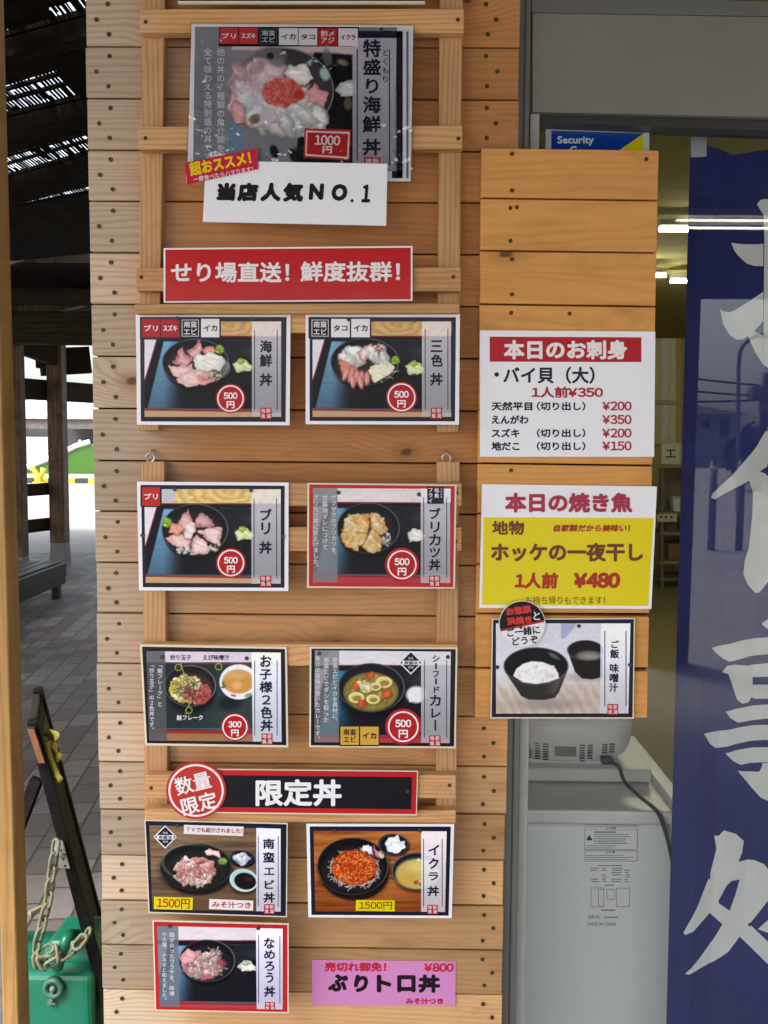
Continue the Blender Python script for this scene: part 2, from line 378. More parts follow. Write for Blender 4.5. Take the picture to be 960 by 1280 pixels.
class Pic:
    def __init__(s, quad, res):
        (a, b, c, d) = [np.array(q, float) for q in quad]; w, h = res
        u, v = np.meshgrid(np.linspace(0, 1, w), np.linspace(0, 1, h))
        g = ((1-u)*(1-v))[..., None]*a + (u*(1-v))[..., None]*b + (u*v)[..., None]*c + ((1-u)*v)[..., None]*d
        s.X, s.Y = g[..., 0], g[..., 1]; s.c = np.zeros(s.X.shape+(3,)); s.w, s.h = w, h
        s.rg = np.random.default_rng(11)
    def put(s, m, col): 
        col = np.asarray(col, float); s.c = s.c*(1-m[..., None]) + col*m[..., None]; return s
    def fill(s, col): return s.put(np.ones_like(s.X), col)
    def rad(s, cx, cy, rx, ry, ang=0):
        ca, sa = math.cos(R(ang)), math.sin(R(ang)); dx, dy = s.X-cx, s.Y-cy
        return np.hypot((dx*ca+dy*sa)/rx, (-dx*sa+dy*ca)/ry)
    def ell(s, cx, cy, rx, ry, col, soft=2.0, ang=0, al=1.0, clip=None):
        r = s.rad(cx, cy, rx, ry, ang); e = soft/min(rx, ry); m = (1-sst(1-e, 1+e, r))*al
        if clip is not None: m = m*clip
        return s.put(m, col)
    def ring(s, cx, cy, rx, ry, w, col, al=1.0, soft=1.5, lo=None, ang0=None):
        r = (s.rad(cx, cy, rx, ry)-1)*min(rx, ry); m = (1-sst(w/2-soft, w/2+soft, np.abs(r)))*al
        if ang0 is not None:
            th = np.arctan2(s.Y-cy, s.X-cx); m = m*(0.25+0.75*sst(-0.3, 0.7, np.cos(th-R(ang0))))
        return s.put(m, col)
    def sd(s, pts):
        pts = np.array(pts, float); n = len(pts); d = np.full(s.X.shape, 1e9); ins = np.zeros(s.X.shape, bool)
        for i in range(n):
            a, b = pts[i], pts[(i+1) % n]; e = b-a; wx, wy = s.X-a[0], s.Y-a[1]
            t = np.clip((wx*e[0]+wy*e[1])/(e@e+1e-9), 0, 1); d = np.minimum(d, np.hypot(wx-t*e[0], wy-t*e[1]))
            c = (a[1] > s.Y) != (b[1] > s.Y)
            with np.errstate(divide='ignore', invalid='ignore'):
                ins ^= c & (s.X < (b[0]-a[0])*(s.Y-a[1])/(b[1]-a[1]+1e-12)+a[0])
        return np.where(ins, d, -d)
    def poly(s, pts, col, soft=1.5, al=1.0): return s.put(sst(-soft, soft, s.sd(pts))*al, col)
    def line(s, a, b, w, col, al=1.0):
        a = np.array(a, float); b = np.array(b, float); e = b-a; t = np.clip(((s.X-a[0])*e[0]+(s.Y-a[1])*e[1])/(e@e), 0, 1)
        d = np.hypot(s.X-a[0]-t*e[0], s.Y-a[1]-t*e[1]); return s.put((1-sst(w/2-1, w/2+1, d))*al, col)
    def slice(s, pts, edge, inner, w=22, seed=1, stripes=10):
        X0, Y0 = s.X, s.Y; s.X = X0+(vnoise(X0, Y0, 30, 30, seed+20)-.5)*26; s.Y = Y0+(vnoise(X0, Y0, 30, 30, seed+21)-.5)*26
        d = s.sd(pts); s.X, s.Y = X0, Y0; n = vnoise(s.X, s.Y, 26, 26, seed); m = sst(-2, 2, d)
        k = sst(0, w, d + (n-0.5)*w*0.9); edge = 0.5*np.array(edge, float)+0.5*np.array(inner, float); inner = np.array(inner, float)*1.04; c = edge*(1-k[..., None]) + inner*k[..., None]
        c = c*(0.86+0.28*vnoise(s.X+s.Y*0.5, s.Y-s.X*0.5, 40, 9, seed+3))[..., None]
        sh = sst(-9, 0, s.sd([(x+4, y+5) for x, y in pts]))*0.3*(1-m); s.put(sh, (60, 34, 34)); return s.put(m, np.clip(c, 0, 255))
    def bits(s, n, cx, cy, rx, ry, cols, size, seed, asp=0.6, al=1.0, dark=0.76, inner=0.0):
        X0, Y0 = s.X, s.Y; w_ = size*1.1; s.X = X0+(vnoise(X0, Y0, size*1.3, size*1.3, seed+20)-.5)*w_; s.Y = Y0+(vnoise(X0, Y0, size*1.3, size*1.3, seed+21)-.5)*w_
        rg = np.random.default_rng(seed)
        for i in range(n):
            a = rg.random()*6.283; q = math.sqrt(inner+(1-inner)*rg.random()); x = cx+rx*q*math.cos(a); y = cy+ry*q*math.sin(a)
            r = size*(0.6+0.8*rg.random()); an = rg.random()*180; col = np.array(cols[rg.integers(len(cols))], float)*(0.85+0.25*rg.random())
            s.ell(x+r*0.12, y+r*0.2, r*1.06, r*asp*1.1, col*dark, 2, an, al*0.8); s.ell(x, y, r*0.9, r*asp*0.85, np.clip(col, 0, 255), r*0.25, an, al)
            s.ell(x-r*0.2, y-r*0.18, r*0.4, r*asp*0.32, np.clip(col*1.25+12, 0, 255), r*0.2, an, al*0.7)
        s.X, s.Y = X0, Y0; return s
    def strands(s, n, cx, cy, rx, ry, col, w, seed, ln=40, al=0.8):
        rg = np.random.default_rng(seed)
        for i in range(n):
            a = rg.random()*6.283; q = math.sqrt(rg.random()); x = cx+rx*q*math.cos(a); y = cy+ry*q*math.sin(a); t = rg.random()*3.14; L = ln*(0.5+rg.random())/2
            s.line((x-L*math.cos(t), y-L*math.sin(t)), (x+L*math.cos(t), y+L*math.sin(t)), w, col, al)
        return s
    def bowl(s, cx, cy, rx, ry, col=(17, 17, 22), rim=(120, 128, 138)):
        s.ell(cx+rx*0.05, cy+ry*0.22, rx*0.97, ry*0.98, (10, 10, 13), 10, al=0.8)
        s.ell(cx, cy, rx, ry, col, 2)
        s.ell(cx, cy+ry*0.12, rx*0.86, ry*0.80, (34, 33, 40), 14, al=0.8)
        s.ring(cx, cy, rx*0.985, ry*0.985, 4.5, rim, 0.75, 2, ang0=-40)
        s.ring(cx, cy, rx*0.985, ry*0.985, 4.0, rim, 0.35, 2, ang0=130); return s
    def mesh(s, crop, Y, name, parent):
        gain = 0.97 + 0.07*vnoise(s.X, s.Y, 7, 7, 5, 2)
        k = s.c.copy()
        c = np.clip(k*gain[..., None], 0, 255)
        W = crop.P(s.X, s.Y, Y).reshape(-1, 3); w, h = s.w, s.h
        idx = np.arange(w*h).reshape(h, w)
        f = np.stack([idx[1:, :-1], idx[1:, 1:], idx[:-1, 1:], idx[:-1, :-1]], -1).reshape(-1, 4)
        me = bpy.data.meshes.new(name); me.vertices.add(w*h); me.vertices.foreach_set('co', W.ravel())
        me.loops.add(f.size); me.loops.foreach_set('vertex_index', f.ravel()); me.polygons.add(len(f))
        me.polygons.foreach_set('loop_start', np.arange(0, f.size, 4)); me.update(calc_edges=True)
        ca = me.color_attributes.new('Col', 'FLOAT_COLOR', 'POINT')
        ca.data.foreach_set('color', np.concatenate([srgb(c).reshape(-1, 3), np.ones((w*h, 1))], 1).ravel())
        return link(name, me, M['photo'], parent)

def sheet(crop, quad, Y, th, name, mat, parent=None):
    mb = MB(); pts = [crop.P(x, y, Y) for x, y in (quad[3], quad[2], quad[1], quad[0])]
    mb.prism(pts, (0, th, 0)); return mb.build(name, mat, parent, None)

def flat(crop, quad, Y, name, mat, parent):
    return sheet(crop, quad, Y, 0.00012, name, mat, parent)

def disc(crop, cx, cy, rx, ry, Y, name, mat, parent, th=0.00012, r_in=0.0, n=48):
    mb = MB(); an = [2*math.pi*k/n for k in range(n)]
    o = [crop.P(cx+rx*math.cos(a), cy-ry*math.sin(a), Y) for a in an]
    if not r_in: mb.prism(o, (0, th, 0))
    else:
        i = [crop.P(cx+rx*r_in*math.cos(a), cy-ry*r_in*math.sin(a), Y) for a in an]
        back = lambda L: [p+np.array((0, th, 0)) for p in L]
        ob, ib = back(o), back(i); vs = o+i+ob+ib; fs = []
        for k in range(n):
            q = (k+1) % n
            fs += [(k, q, n+q, n+k), (2*n+k, 3*n+k, 3*n+q, 2*n+q), (k, 2*n+k, 2*n+q, q), (n+k, n+q, 3*n+q, 3*n+k)]
        mb.add(vs, fs)
    return mb.build(name, mat, parent)

def rect(x0, y0, x1, y1): return [(x0, y0), (x1, y0), (x1, y1), (x0, y1)]

_screw_me = None
def screw(p, parent, r=0.0036, name='screw'):
    """a countersunk screw head whose face looks towards -Y"""
    global _screw_me
    if _screw_me is None:
        mb = MB(); mb.lathe((0, 0, 0), [(1.0, -0.3), (1.0, 0.12), (0.75, 0.2), (0.42, 0.2), (0.30, 0.02), (0.05, 0.0)], axis=(0, -1, 0), n=14)
        _screw_me = mb.build('screw', M['screw']); me = _screw_me.data; bpy.data.objects.remove(_screw_me); _screw_me = me
    o = bpy.data.objects.new(name, _screw_me); COL.objects.link(o); o.parent = parent
    o.location = Vector(p)-wloc(parent); o.scale = (r, r, r); o.rotation_euler = (0, random.random()*3, 0); return o

# =================================================================== SETTING
t = NT('concrete_ground'); pos = wpos(t)
c1 = t.mix(t.mapr(t.noise(pos, 0.5, 6, 0.6), 0.3, 0.7), (0.26, 0.25, 0.235), (0.36, 0.35, 0.335)); c1 = t.mix(t.mapr(t.noise(pos, 40, 4), 0.3, 0.7, 0, 0.5), c1, (0.26, 0.25, 0.24))
t.l(c1, t.p.inputs['Base Color']); t.p.inputs['Roughness'].default_value = 0.85
mb = MB(); mb.add([(-500, -500, 0), (500, -500, 0), (500, 700, 0), (-500, 700, 0)], [(0, 1, 2, 3)])
tag(mb.build('ground', t.m), 'pale concrete quay ground running to the harbour', 'ground', kind='structure')

# block paving: 100 x 200 mm blocks, long joints running away from the shop front
t = NT('block_paving'); pos = wpos(t); mp = t.n('ShaderNodeMapping'); mp.inputs['Rotation'].default_value = (0, 0, R(-90-6.3)); t.l(pos, mp.inputs['Vector'])
br = t.n('ShaderNodeTexBrick'); br.offset = 0.5; t.l(mp.outputs[0], br.inputs['Vector'])
br.inputs['Scale'].default_value = 1.0; br.inputs['Brick Width'].default_value = 0.205; br.inputs['Row Height'].default_value = 0.118
br.inputs['Mortar Size'].default_value = 0.005; br.inputs['Mortar Smooth'].default_value = 0.2; br.inputs['Bias'].default_value = 0.0
br.inputs['Color1'].default_value = (0.082, 0.068, 0.064, 1); br.inputs['Color2'].default_value = (0.19, 0.19, 0.20, 1); br.inputs['Mortar'].default_value = (0.028, 0.026, 0.025, 1)
warm = t.mix(t.mapr(t.noise(pos, 2.5, 3), 0.45, 0.65), (1, 1, 1), (1.0, 0.80, 0.72)); colr = t.mix(1.0, br.outputs['Color'], warm, 'MULTIPLY')
colr = t.mix(t.mapr(t.noise(pos, 1.7, 6, .65), 0.48, 0.7, 0, 0.5), colr, (0.05, 0.043, 0.04)); colr = t.mix(t.mapr(t.noise(pos, 90, 5), 0.3, 0.75, 0, 0.3), colr, (0.12, 0.115, 0.11))
t.l(colr, t.p.inputs['Base Color']); t.p.inputs['Roughness'].default_value = 0.62
t.bump(t.math('SUBTRACT', 1.0, br.outputs['Fac']), 0.5, 0.004)
mb = MB(); mb.add([(-7, -4.6, 0.004), (0.9, -4.6, 0.004), (0.9, 10.6, 0.004), (-7, 9.7, 0.004)], [(0, 1, 2, 3)])
tag(mb.build('pavement', t.m), 'grey and brown block paving under the shelter', 'paving', kind='structure')

# =================================================================== CLADDING WALL
JL = [57, 122, 186.5, 250.5, 315, 380, 445, 510.5, 576, 639.5, 703.5, 767, 830, 891.5, 952, 1011.5, 1069, 1125.6, 1181, 1237]
XL = at(118, 640)[0]; XR = at(639, 640)[0]
zj = [at(379, y + (1.8 if y < 900 else 3.6), 0)[2] for y in JL]
zj = [zj[0]+(zj[0]-zj[1])*k for k in range(8, 0, -1)] + zj
while zj[-1] > 0.1: zj.append(zj[-1]-0.083)
wall = empty('wooden_wall', (XL, 0, 0), 'narrow shop wall clad in horizontal pine boards, grey and weathered along its left edge', 'wall')
mb = MB()
for i in range(len(zj)-1):
    rr = random.random()
    ex = random.uniform(-0.0015, 0.0015); ey = random.uniform(0, 0.0015)
    mb.box((XL+ex, ey, zj[i+1]+0.0013), (XR+random.uniform(-.002, .002), 0.018, zj[i]-0.0013), rr)
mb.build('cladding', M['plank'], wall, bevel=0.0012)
mb = MB(); mb.box((XL+0.004, 0.0185, 0.02), (XR-0.012, 0.115, zj[0])); mb.build('wall_core', M['gap'], wall)
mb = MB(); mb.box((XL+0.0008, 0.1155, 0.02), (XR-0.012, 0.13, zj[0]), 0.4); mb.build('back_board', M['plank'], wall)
ys = [-8] + JL + [1293]
for k in range(len(ys)-1):
    h = ys[k+1]-ys[k]
    for fx, fy in ((0, .20), (1, .50), (0, .78)):
        yy = ys[k]+h*fy
        if yy < 2 or yy > 1280: continue
        x = (136 if fx == 0 else 119.5)+yy/1280*(18 if fx == 0 else 24)+random.uniform(-2, 2)
        screw(at(x, yy, -0.0002), wall)
        if yy < 183 or yy > 900:
            x = (609 if fx == 0 else 621)-yy/1280*5+random.uniform(-1.5, 1.5)
            screw(at(x, yy+(0 if yy < 500 else 7), -0.0002), wall)

# ------------------------------------------------------------------ lattices
def quadbar(mb, px, Y0, Y1, a):
    """a board whose front face fills the pixel quad (tl, tr, br, bl) at depth Y0"""
    A = [at(x, y, Y0) for x, y in (px[3], px[2], px[1], px[0])]; mb.hexa(A, [p+np.array((0, Y1-Y0, 0)) for p in A], a)

def lattice(name, label, stiles, rails, base):
    root = empty(name, base, label, 'lattice', 'wooden lattices on the wall')
    for q in stiles:
        mb = MB(); quadbar(mb, q, -0.022, -0.0005, random.random()); mb.build('stile', M['stile'], root, bevel=0.001)
    for (x0, y0, x1, y1, h0, h1, dy) in rails:
        mb = MB(); quadbar(mb, [(x0, y0), (x1, y1), (x1, y1+h1), (x0, y0+h0)], -0.044-dy, -0.0225-dy, random.random()); mb.build('rail', M['rail'], root, bevel=0.001)
        if h0 > 20:
            for xx in (x0+8, x1-8):
                yy = y0+(y1-y0)*(xx-x0)/(x1-x0)+h0*0.5
                screw(at(xx+random.uniform(-3, 3), yy+random.uniform(-3, 3), -0.0445-dy), root, 0.0032)
    return root
up = lattice('wooden_lattice', 'upper pine lattice of two uprights and crossrails behind the red slogan sign',
    [[(178, -70), (207, -70), (198, 538), (172, 538)], [(550, -70), (579, -70), (573, 540), (546, 540)]],
    [(175, 11.5, 580, 10.5, 29, 30, 0), (173, 158, 578, 157, 29, 29, 0), (170, 335, 576, 334, 28.5, 30, 0), (169, 388, 574, 386, 29, 29, 0), (168, 380, 574.5, 379, 12, 12, 0.022)],
    at(190, 540, -0.01))
low = lattice('wooden_lattice', 'lower pine lattice hung from two metal eye hooks, behind the black limited bowl sign',
    [[(177, 577), (205, 577), (210, 1030), (181, 1030)], [(546, 577), (575, 577), (570, 1030), (545, 1030)]],
    [(177, 603, 577, 604, 29, 29, 0), (177, 659, 577, 659, 30, 30, 0), (176, 805, 572, 806, 27, 27, 0), (182, 969, 570, 969, 29, 29, 0), (181, 1011, 570, 1013, 16, 16, 0)],
    at(195, 1030, -0.01))

def eye_hook(px, py, label):
    c = at(px, py, -0.016); o = empty('eye_hook', c, label, 'hook', 'eye hooks on the wall')
    mb = MB(); r = 0.0072
    mb.tube([Vector(c)+Vector((r*math.cos(a), 0.001*math.sin(2*a), r*math.sin(a))) for a in np.linspace(0, 6.283, 20)[:-1]], 0.0017, 8, closed=True)
    mb.build('ring', M['steel'], o)
    mb = MB(); mb.tube([Vector(c)+Vector((0, 0.001, r)), Vector(c)+Vector((0, 0.004, r+0.004)), Vector(c)+Vector((0, 0.016, r+0.005))], 0.0017, 8); mb.build('shank', M['steel'], o)
    mb = MB(); mb.tube([Vector(c)+Vector((0.0008*math.cos(a), -0.006*math.sin(a)*0.4, -r-0.007+0.009*math.cos(a))) for a in np.linspace(0, 6.283, 16)[:-1]], 0.0014, 8, closed=True)
    mb.build('hanging_loop', M['steel'], o)
eye_hook(188, 572, 'metal eye hook holding the left upright of the lower lattice')
eye_hook(558, 573, 'metal eye hook holding the right upright of the lower lattice')

# ------------------------------------------------------------------ second panel over the window
pan = empty('notice_board', at(712, 897, -0.02), 'tall pine board panel fixed in front of the window, papers pinned on it', 'panel')
PJ = [185, 248.5, 314, 381, 447, 513, 580, 643, 706, 768, 836, 899]
mb = MB()
for i in range(len(PJ)-1):
    def ex(y, s): return (602 if s == 0 else 823.5) + (y-185)*(-0.012 if s == 0 else -0.0205)
    y0, y1 = PJ[i]+1.1, PJ[i+1]-1.1
    quadbar(mb, [(ex(y0, 0), y0-1), (ex(y0, 1), y0+2), (ex(y1, 1), y1+(2 if i < 8 else -0.5)), (ex(y1, 0), y1-1)], -0.022-random.uniform(0, 0.001), -0.004, random.random())
mb.build('boards', M['panel'], pan, bevel=0.0011)
mb = MB(); quadbar(mb, [(605, 188), (820, 190), (806, 895), (600, 895)], -0.0035, -0.001, 0); mb.build('backing', M['gap'], pan)
for x, y in ((640, 192), (640, 238), (638, 260), (646, 259), (638, 301), (640, 324), (640, 368), (639, 391), (639, 588), (607, 909), (808, 199), (712, 392)):
    if y < 900: screw(at(x, y, -0.0232), pan, 0.0034)

# ------------------------------------------------------------------ left foreground post
mb = MB(); A = [at(x, y, 0.03) for x, y in ((38, 1282), (5, -2))]
xr = lambda z: np.interp(z, [A[0][2], A[1][2]], [A[0][0], A[1][0]])
z0, z1 = 0.0, 2.75; sl = (A[1][0]-A[0][0])/(A[1][2]-A[0][2]); x0, x1 = A[0][0]-sl*A[0][2], A[0][0]+sl*(z1-A[0][2])
P0 = empty('timber_post', (x0-0.045, 0.03, 0), 'square yellow pine post at the left edge, grey on its left side', 'post')
mb.hexa([(x0-0.028, -0.02, z0), (x0, -0.02, z0), (x1, -0.02, z1), (x1-0.028, -0.02, z1)], [(x0-0.028, 0.03, z0), (x0, 0.03, z0), (x1, 0.03, z1), (x1-0.028, 0.03, z1)], .3); mb.build('post_front', M['post'], P0, bevel=0.002)
mb = MB(); mb.hexa([(x0-0.12, -0.005, z0), (x0-0.0285, -0.005, z0), (x1-0.0285, -0.005, z1), (x1-0.12, -0.005, z1)], [(x0-0.12, 0.085, z0), (x0-0.0285, 0.085, z0), (x1-0.0285, 0.085, z1), (x1-0.12, 0.085, z1)], .7)
mb.build('weathered_side', wood('weathered_post', (0.21, 0.205, 0.195), (0.10, 0.098, 0.093), 'Z', 30, 3, 0.95), P0, bevel=0.002)
# =================================================================== MENU CARDS
NAVY_T = (34, 34, 58)
def tray(p, x0, y0, x1, y1, wood_top=True, top=(206, 166, 112), sheen=(112, 160, 196), sx=1.0):
    p.fill((20, 22, 30)); n = vnoise(p.X, p.Y, 60, 18, 3)
    rg_ = 0.5+0.5*np.sin(0.22*np.hypot((p.X-x0-480)*0.45, p.Y-y0-20)+6*n)
    m = 1-sst(y0+80, y0+84, p.Y); c = np.array(top, float)*(0.88+0.16*rg_ + 0.1*n)[..., None] if wood_top else np.array(top, float)*(0.95+0.1*n)[..., None]
    p.put(m, np.clip(c, 0, 255))
    if not wood_top: p.poly([(x0, y0-5), (x0+100, y0-5), (x0+40, y0+82), (x0, y0+82)], (190, 182, 196), 3)
    p.line((x0+90, y0+82), (x1, y0+85), 6, (138, 40, 46))
    p.put(0.5*sst(y0+86, y0+170, p.Y)*(1-sst(y0+150, y0+330, p.Y))*sst(x0+380, x0+520, p.X)*vnoise(p.X, p.Y, 90, 60, 8), (96, 100, 108))
    p.line((x0+430, y0+108), (x1, y0+114), 2.5, (92, 96, 106), .6)
    p.poly([(x0-5, y0+103), (x0+66, y0+103), (x0+2, y0+330), (x0-5, y0+330)], (232, 226, 238)); p.line((x0+70, y0+103), (x0, y0+338), 5, (168, 48, 70))
    d = p.sd([(x0+108, y0+112), (x0+340, y0+112), (x0+340, y1-50), (x0+15, y1-50)])
    f = (1-sst(x0+80*sx, x0+225*sx, p.X - (y1-p.Y)*0.10))
    g = sst(y0+100, y1-40, p.Y); cc = np.array(sheen, float)*(1.05-0.35*g)[..., None]*(0.93+0.14*n)[..., None]
    p.put(sst(-3, 6, d)*f, np.clip(cc, 0, 255))
    p.poly([(x0-5, y1-52), (x1, y1-44), (x1, y1-36), (x0-5, y1-42)], (110, 150, 170), 2, .5)
    p.line((x0-5, y1-44), (x1, y1-30), 8, (158, 48, 62)); p.poly([(x0-5, y1-37), (x1+5, y1-24), (x1+5, y1+8), (x0-5, y1+8)], (196, 160, 122) if wood_top else (176, 60, 66))
def pickles(p, cx, cy, white=False):
    p.ell(cx+20, cy+6, 62, 50, (8, 9, 12), 10, al=.8); p.ring(cx+22, cy, 66, 46, 3, (84, 92, 100), .5, ang0=170)
    a = (226, 226, 214) if white else (214, 220, 168)
    p.slice([(cx-45, cy-8), (cx-15, cy-34), (cx+30, cy-30), (cx+65, cy+10), (cx+52, cy+30), (cx-20, cy+34)], (168, 178, 110) if not white else (186, 188, 182), a, 20, 4)
    if not white:
        p.ell(cx-12, cy+2, 20, 28, (232, 232, 196), 8, 20, .9); p.bits(14, cx+3, cy-26, 18, 12, [(140, 176, 60), (164, 196, 84)], 9, 3)
def wasabi(p, cx, cy, r): p.ell(cx, cy, r, r, (120, 160, 50), 5); p.bits(16, cx, cy, r*.7, r*.8, [(150, 186, 70), (176, 204, 96), (128, 168, 52)], r*.38, 5)

def p_kaisen(p):
    tray(p, 72, 100, 850, 645); p.bowl(363, 335, 190, 135)
    p.ell(363, 350, 150, 100, (58, 42, 44), 12)
    p.slice([(320, 275), (392, 204), (404, 262), (372, 300), (330, 310)], (150, 48, 60), (214, 176, 178), 22, 2)
    p.slice([(236, 330), (288, 244), (312, 292), (350, 312), (318, 356), (250, 352)], (166, 66, 76), (214, 172, 178), 26, 3)
    p.slice([(206, 350), (262, 352), (345, 342), (352, 396), (300, 430), (236, 405)], (206, 150, 148), (228, 200, 198), 24, 4)
    p.slice([(250, 425), (320, 380), (420, 372), (476, 396), (482, 436), (400, 466), (300, 468)], (206, 150, 146), (230, 200, 194), 24, 5)
    p.ell(420, 415, 52, 30, (218, 150, 138), 8, -12); p.ell(428, 420, 36, 17, (206, 124, 114), 6, -12)
    p.slice([(404, 262), (428, 238), (462, 244), (482, 268), (452, 292), (412, 284)], (186, 80, 74), (226, 164, 146), 14, 6)
    p.slice([(345, 318), (370, 292), (440, 280), (512, 298), (530, 330), (505, 372), (430, 390), (372, 372)], (196, 196, 190), (232, 230, 222), 16, 7)
    for k in range(9): p.ring(440+k*3, 350+k*2, 62+k*4, 30+k*4, 3, (198, 200, 196) if k % 2 else (246, 244, 236), .55)
    p.ell(512, 330, 20, 26, (206, 222, 224), 8, 20, .8); wasabi(p, 501, 260, 25); p.bits(20, 470, 415, 40, 30, [(190, 182, 160), (90, 88, 60)], 8, 4)
    pickles(p, 620, 350)
def p_sanshoku(p):
    tray(p, 72, 100, 865, 645); p.bowl(370, 330, 195, 135); p.ell(370, 345, 160, 102, (50, 38, 42), 12)
    p.bits(30, 300, 300, 52, 44, [(226, 226, 222), (206, 208, 206), (238, 236, 232)], 34, 12)
    p.slice([(330, 275), (372, 232), (410, 232), (408, 300), (372, 330), (340, 310)], (150, 70, 84), (226, 214, 212), 20, 3)
    p.bits(26, 450, 290, 42, 52, [(224, 222, 220), (196, 204, 208), (238, 234, 228)], 30, 14); p.strands(10, 462, 250, 30, 24, (150, 66, 76), 5, 2)
    p.slice([(216, 312), (262, 330), (330, 372), (300, 404), (232, 396)], (186, 74, 62), (220, 140, 122), 18, 5)
    for k, (x, y) in enumerate([(262, 400), (292, 410), (322, 416), (350, 420), (382, 424), (300, 440), (345, 445)]): p.ell(x+3, y+4, 17, 40, (120, 50, 48), 4, 24-k*6, .7); p.ell(x, y, 15, 38, (220, 142, 134), 6, 24-k*6); p.ell(x-4, y, 4, 28, (240, 190, 180), 3, 24-k*6, .8)
    p.slice([(392, 380), (432, 346), (520, 338), (540, 372), (490, 420), (420, 448), (404, 420)], (190, 184, 140), (230, 226, 196), 16, 7); p.strands(26, 470, 385, 60, 44, (244, 240, 220), 5, 9, 60, .6)
    wasabi(p, 545, 322, 24); pickles(p, 648, 365)
def p_buri(p):
    tray(p, 72, 98, 850, 635, True, (222, 192, 122)); p.poly([(60, 90), (255, 90), (240, 176), (60, 176)], (196, 198, 206), 4)
    p.bowl(360, 328, 190, 147); p.ell(360, 345, 150, 112, (38, 32, 36), 14)
    p.slice([(255, 300), (318, 208), (350, 292), (325, 340), (270, 330)], (164, 60, 72), (214, 180, 182), 22, 2)
    p.slice([(358, 280), (382, 232), (448, 268), (480, 302), (440, 318), (362, 316)], (150, 66, 80), (208, 170, 172), 22, 3)
    p.slice([(372, 345), (430, 318), (512, 316), (508, 380), (490, 425), (440, 395)], (180, 110, 120), (226, 200, 200), 22, 4)
    p.slice([(334, 470), (345, 388), (375, 360), (425, 402), (452, 440), (430, 464), (390, 474)], (196, 130, 136), (228, 204, 204), 22, 5)
    p.slice([(192, 372), (260, 350), (345, 358), (332, 440), (250, 436), (214, 408)], (190, 110, 112), (226, 198, 196), 24, 6)
    p.slice([(290, 352), (312, 288), (352, 292), (362, 340), (340, 384), (300, 378)], (206, 176, 176), (230, 216, 214), 20, 7)
    p.slice([(210, 345), (222, 296), (268, 296), (296, 330), (262, 360)], (190, 88, 66), (222, 156, 132), 14, 8)
    wasabi(p, 200, 288, 28); p.bits(26, 300, 448, 56, 18, [(190, 190, 180), (120, 120, 100), (226, 226, 220)], 9, 5); p.bits(14, 470, 430, 26, 20, [(196, 196, 186), (60, 62, 50)], 10, 6); pickles(p, 628, 350)
def katsu(p, pts, seed):
    p.poly([(x+6, y+8) for x, y in pts], (30, 18, 10), 10, .8)
    p.slice(pts, (170, 112, 50), (224, 188, 126), 30, seed)
    cx = np.mean([q[0] for q in pts]); cy = np.mean([q[1] for q in pts]); rx = np.ptp([q[0] for q in pts])*.36; ry = np.ptp([q[1] for q in pts])*.36
    p.bits(90, cx, cy, rx, ry, [(226, 190, 128), (214, 172, 106), (238, 214, 164), (200, 152, 84), (244, 228, 190)], 12, seed, .7, .5, .9)
def p_katsu(p):
    tray(p, 75, 92, 862, 632, False, (226, 220, 222)); p.bowl(390, 320, 180, 145)
    p.bits(60, 420, 380, 110, 60, [(206, 206, 202), (170, 172, 170)], 10, 3)
    katsu(p, [(240, 330), (262, 272), (300, 245), (385, 232), (400, 262), (330, 310), (262, 350)], 3)
    katsu(p, [(378, 262), (412, 228), (450, 236), (472, 290), (498, 330), (470, 368), (420, 350), (392, 310)], 4)
    katsu(p, [(345, 420), (372, 360), (410, 318), (446, 352), (470, 412), (455, 455), (380, 464)], 5)
    katsu(p, [(230, 396), (244, 340), (290, 282), (345, 246), (395, 258), (400, 318), (372, 380), (325, 446), (262, 436)], 6)
    p.bits(22, 498, 382, 22, 30, [(206, 210, 210), (160, 170, 168), (60, 66, 70)], 11, 8); pickles(p, 655, 360, True)
